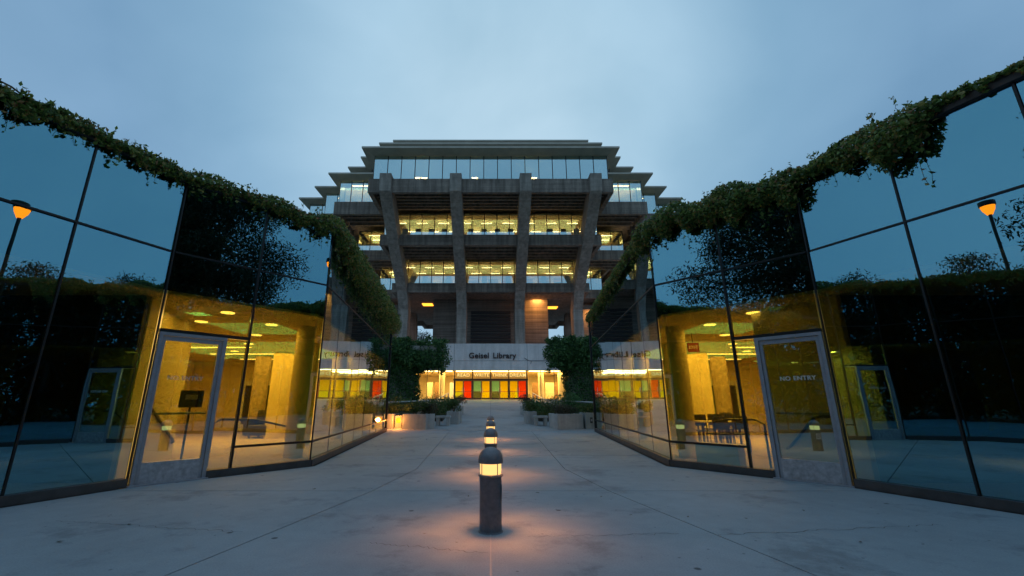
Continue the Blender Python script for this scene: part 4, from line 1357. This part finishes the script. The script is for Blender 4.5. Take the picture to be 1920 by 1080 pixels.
ivy_column(6.25, 30.0, 1.15, 2.55, 2.3, 5.8, 'mushroom shaped ivy clad column right of the entrance')

# handrails up the ramp
for s in (-1, 1):
    top = lambda x, y: (s * x, y, gz(y) + 1.0)
    p = [(s * 5.6, 22.4, 1.20), (s * 3.55, 27.5, gz(27.5) + 0.93), (s * 3.50, 30.0, gz(30) + 0.96), (s * 3.7, 38.5, gz(38.5) + 1.0)]
    handrail('ramp_handrail', 'pale steel handrail along the %s side of the ramp' % ('left' if s < 0 else 'right'), p, 0.045,
             [((q[0], q[1], q[2]), gz(q[1])) for q in (p[0], p[1], p[3])] + [((s * 3.6, 34.2, gz(34.2) + 0.97), gz(34.2))], 'rail_steel')

# ------------------------------------------------------------------ lamps on the roofs (mirrored in the glass)
def street_lamp(x, y, zl, label):
    z0 = WTOP + 0.03
    T = thing('street_lamp', label, 'lamp', (x, y, z0), 'sodium lamps above the plaza')
    MB().tube([(x, y, z0), (x, y, zl - 0.62)], 0.10, 10).build('pole', 'lamp_black', T)
    MB().lathe(x, y, [(0.16, zl - 0.62), (0.36, zl - 0.22), (0.42, zl + 0.06)], 18).build('lens', 'sodium_light', T, smooth=True)
    MB().lathe(x, y, [(0.46, zl + 0.06), (0.48, zl + 0.12), (0.48, zl + 0.42), (0.42, zl + 0.46)], 18).build('cap', 'lamp_black', T, smooth=True)
street_lamp(27.0, 2.95, 14.0, 'orange street lamp on the right roof mirrored in the left glass')
street_lamp(-33.4, 1.45, 15.2, 'orange street lamp on the left roof mirrored in the right glass')

# ------------------------------------------------------------------ trees (mirrored in the glass, and beyond the tower)
def tree(x, y, z, h, cr, label, nleaf=52000, lean=0.0, leaf=0.26, name='eucalyptus_tree', base=0.13):
    T = thing(name, label, 'tree', (x, y, z), 'trees round the plaza')
    mb = MB()
    r0 = 0.022 * h
    top = (x + lean * h, y + 0.05 * h, z + h * 0.8)
    mid = (x + lean * h * 0.35, y, z + h * 0.42)
    mb.tube([(x, y, z - 0.2), mid, top], [r0, r0 * 0.7, r0 * 0.25], 9)
    Ps, Ns = [], []
    k = 42
    for i in range(k):
        f = base + (1 - base) * (i + 0.5) / k
        a = i * 2.4 + random.uniform(-.5, .5)
        prof = math.sin(math.pi * min(1, (f - base + 0.12) / (1.12 - base)) ** 0.8) ** 0.7
        rr = cr * prof * random.uniform(0.45, 1.0)
        c = (x + lean * h * f + rr * math.cos(a), y + rr * math.sin(a), z + h * f * random.uniform(0.94, 1.03))
        s = Vector(mid).lerp(Vector(top), max(0, min(1, (f - 0.42) / 0.4)))
        mb.tube([s, s.lerp(Vector(c), 0.55) + Vector((0, 0, -0.03 * h)), c], [r0 * 0.32, r0 * 0.2, r0 * 0.06], 5)
        rad = cr * random.uniform(0.30, 0.50)
        P, Nn = blob_points(nleaf // k, c, (rad, rad, rad * 0.62), 0.2)
        Ps.append(P); Ns.append(Nn)
    mb.build('trunk', 'bark', T, smooth=True)
    leaves('crown', np.concatenate(Ps), leaf, 'tree_leaf', T, np.concatenate(Ns), 0.25, 0.34, kind='stuff')
RZ0 = WTOP + 0.03
tree(22.5, -5.4, RZ0, 15.5, 6.4, 'tall dark eucalyptus on the right roof nearest the plaza', lean=0.04)
tree(24.0, -13.5, RZ0, 17.0, 6.4, 'spreading eucalyptus behind the camera on the right roof', lean=-0.05)
tree(15.5, -6.2, RZ0, 12.5, 3.8, 'slender eucalyptus at the back of the right roof')
tree(-22.5, -6.6, RZ0, 15.5, 6.4, 'tall dark eucalyptus on the left roof nearest the plaza', lean=-0.05)
tree(-24.0, -14.5, RZ0, 17.0, 6.4, 'spreading eucalyptus behind the camera on the left roof', lean=0.05)
tree(-15.2, -7.4, RZ0, 12.5, 3.8, 'slender eucalyptus at the back of the left roof')
for i, (x, y, h, w) in enumerate(((24, 4.5, 4.6, 2.4), (27, 9.5, 5.4, 2.6), (22, 12.5, 4.4, 2.2), (-24, 3.8, 4.4, 2.4), (-27, 9.0, 5.2, 2.6), (-22, 12.5, 4.2, 2.2))):
    tree(x, y, RZ0, h, w, '%s low dark tree on the %s roof behind the ivy' % (['first', 'second', 'third'][i % 3], 'right' if x > 0 else 'left'), 4200, 0, 0.17, 'low_tree', 0.12)
for i, (x, y, h) in enumerate(((-7, -26, 15), (1, -30, 17), (9, -27, 14), (-17, -28, 16), (19, -29, 16))):
    tree(x, y, -0.2, h, 4.8, '%s of the row of dark trees behind the plaza' % ['left of centre', 'middle', 'right of centre', 'leftmost', 'rightmost'][i], 6500, 0, 0.26, 'park_tree', 0.2)
for i, (x, y, h) in enumerate(((-13.5, -12, 12), (-19, -18, 15), (-27, -20, 16), (-10.5, -19, 13), (13.5, -12, 12), (19, -18, 15), (27, -20, 16), (10.5, -19, 13), (-6.5, -15, 12), (-1.5, -17, 13), (4.0, -15.5, 12), (7.5, -16, 12))):  # unseen grove added to block bright sky in the double reflections
    tree(x, y, -0.2, h, 5.2, '%s leafy dark tree in the grove added behind the plaza to block sky' % ['near left', 'mid left', 'outermost left', 'inner left', 'near right', 'mid right', 'outermost right', 'inner right', 'left middle', 'central', 'right middle', 'far right middle'][i], 11000, 0, 0.42, 'screen_tree', 0.06)
tree(-19.5, 122, -0.2, 21.0, 6.0, 'dark tree far beyond the library seen between its columns', 5000, 0, 0.4, 'park_tree', 0.3)

S.render.engine = 'CYCLES'
S.cycles.max_bounces = 10
S.cycles.transparent_max_bounces = 32
S.cycles.glossy_bounces = 5
S.cycles.sample_clamp_indirect = 4.0
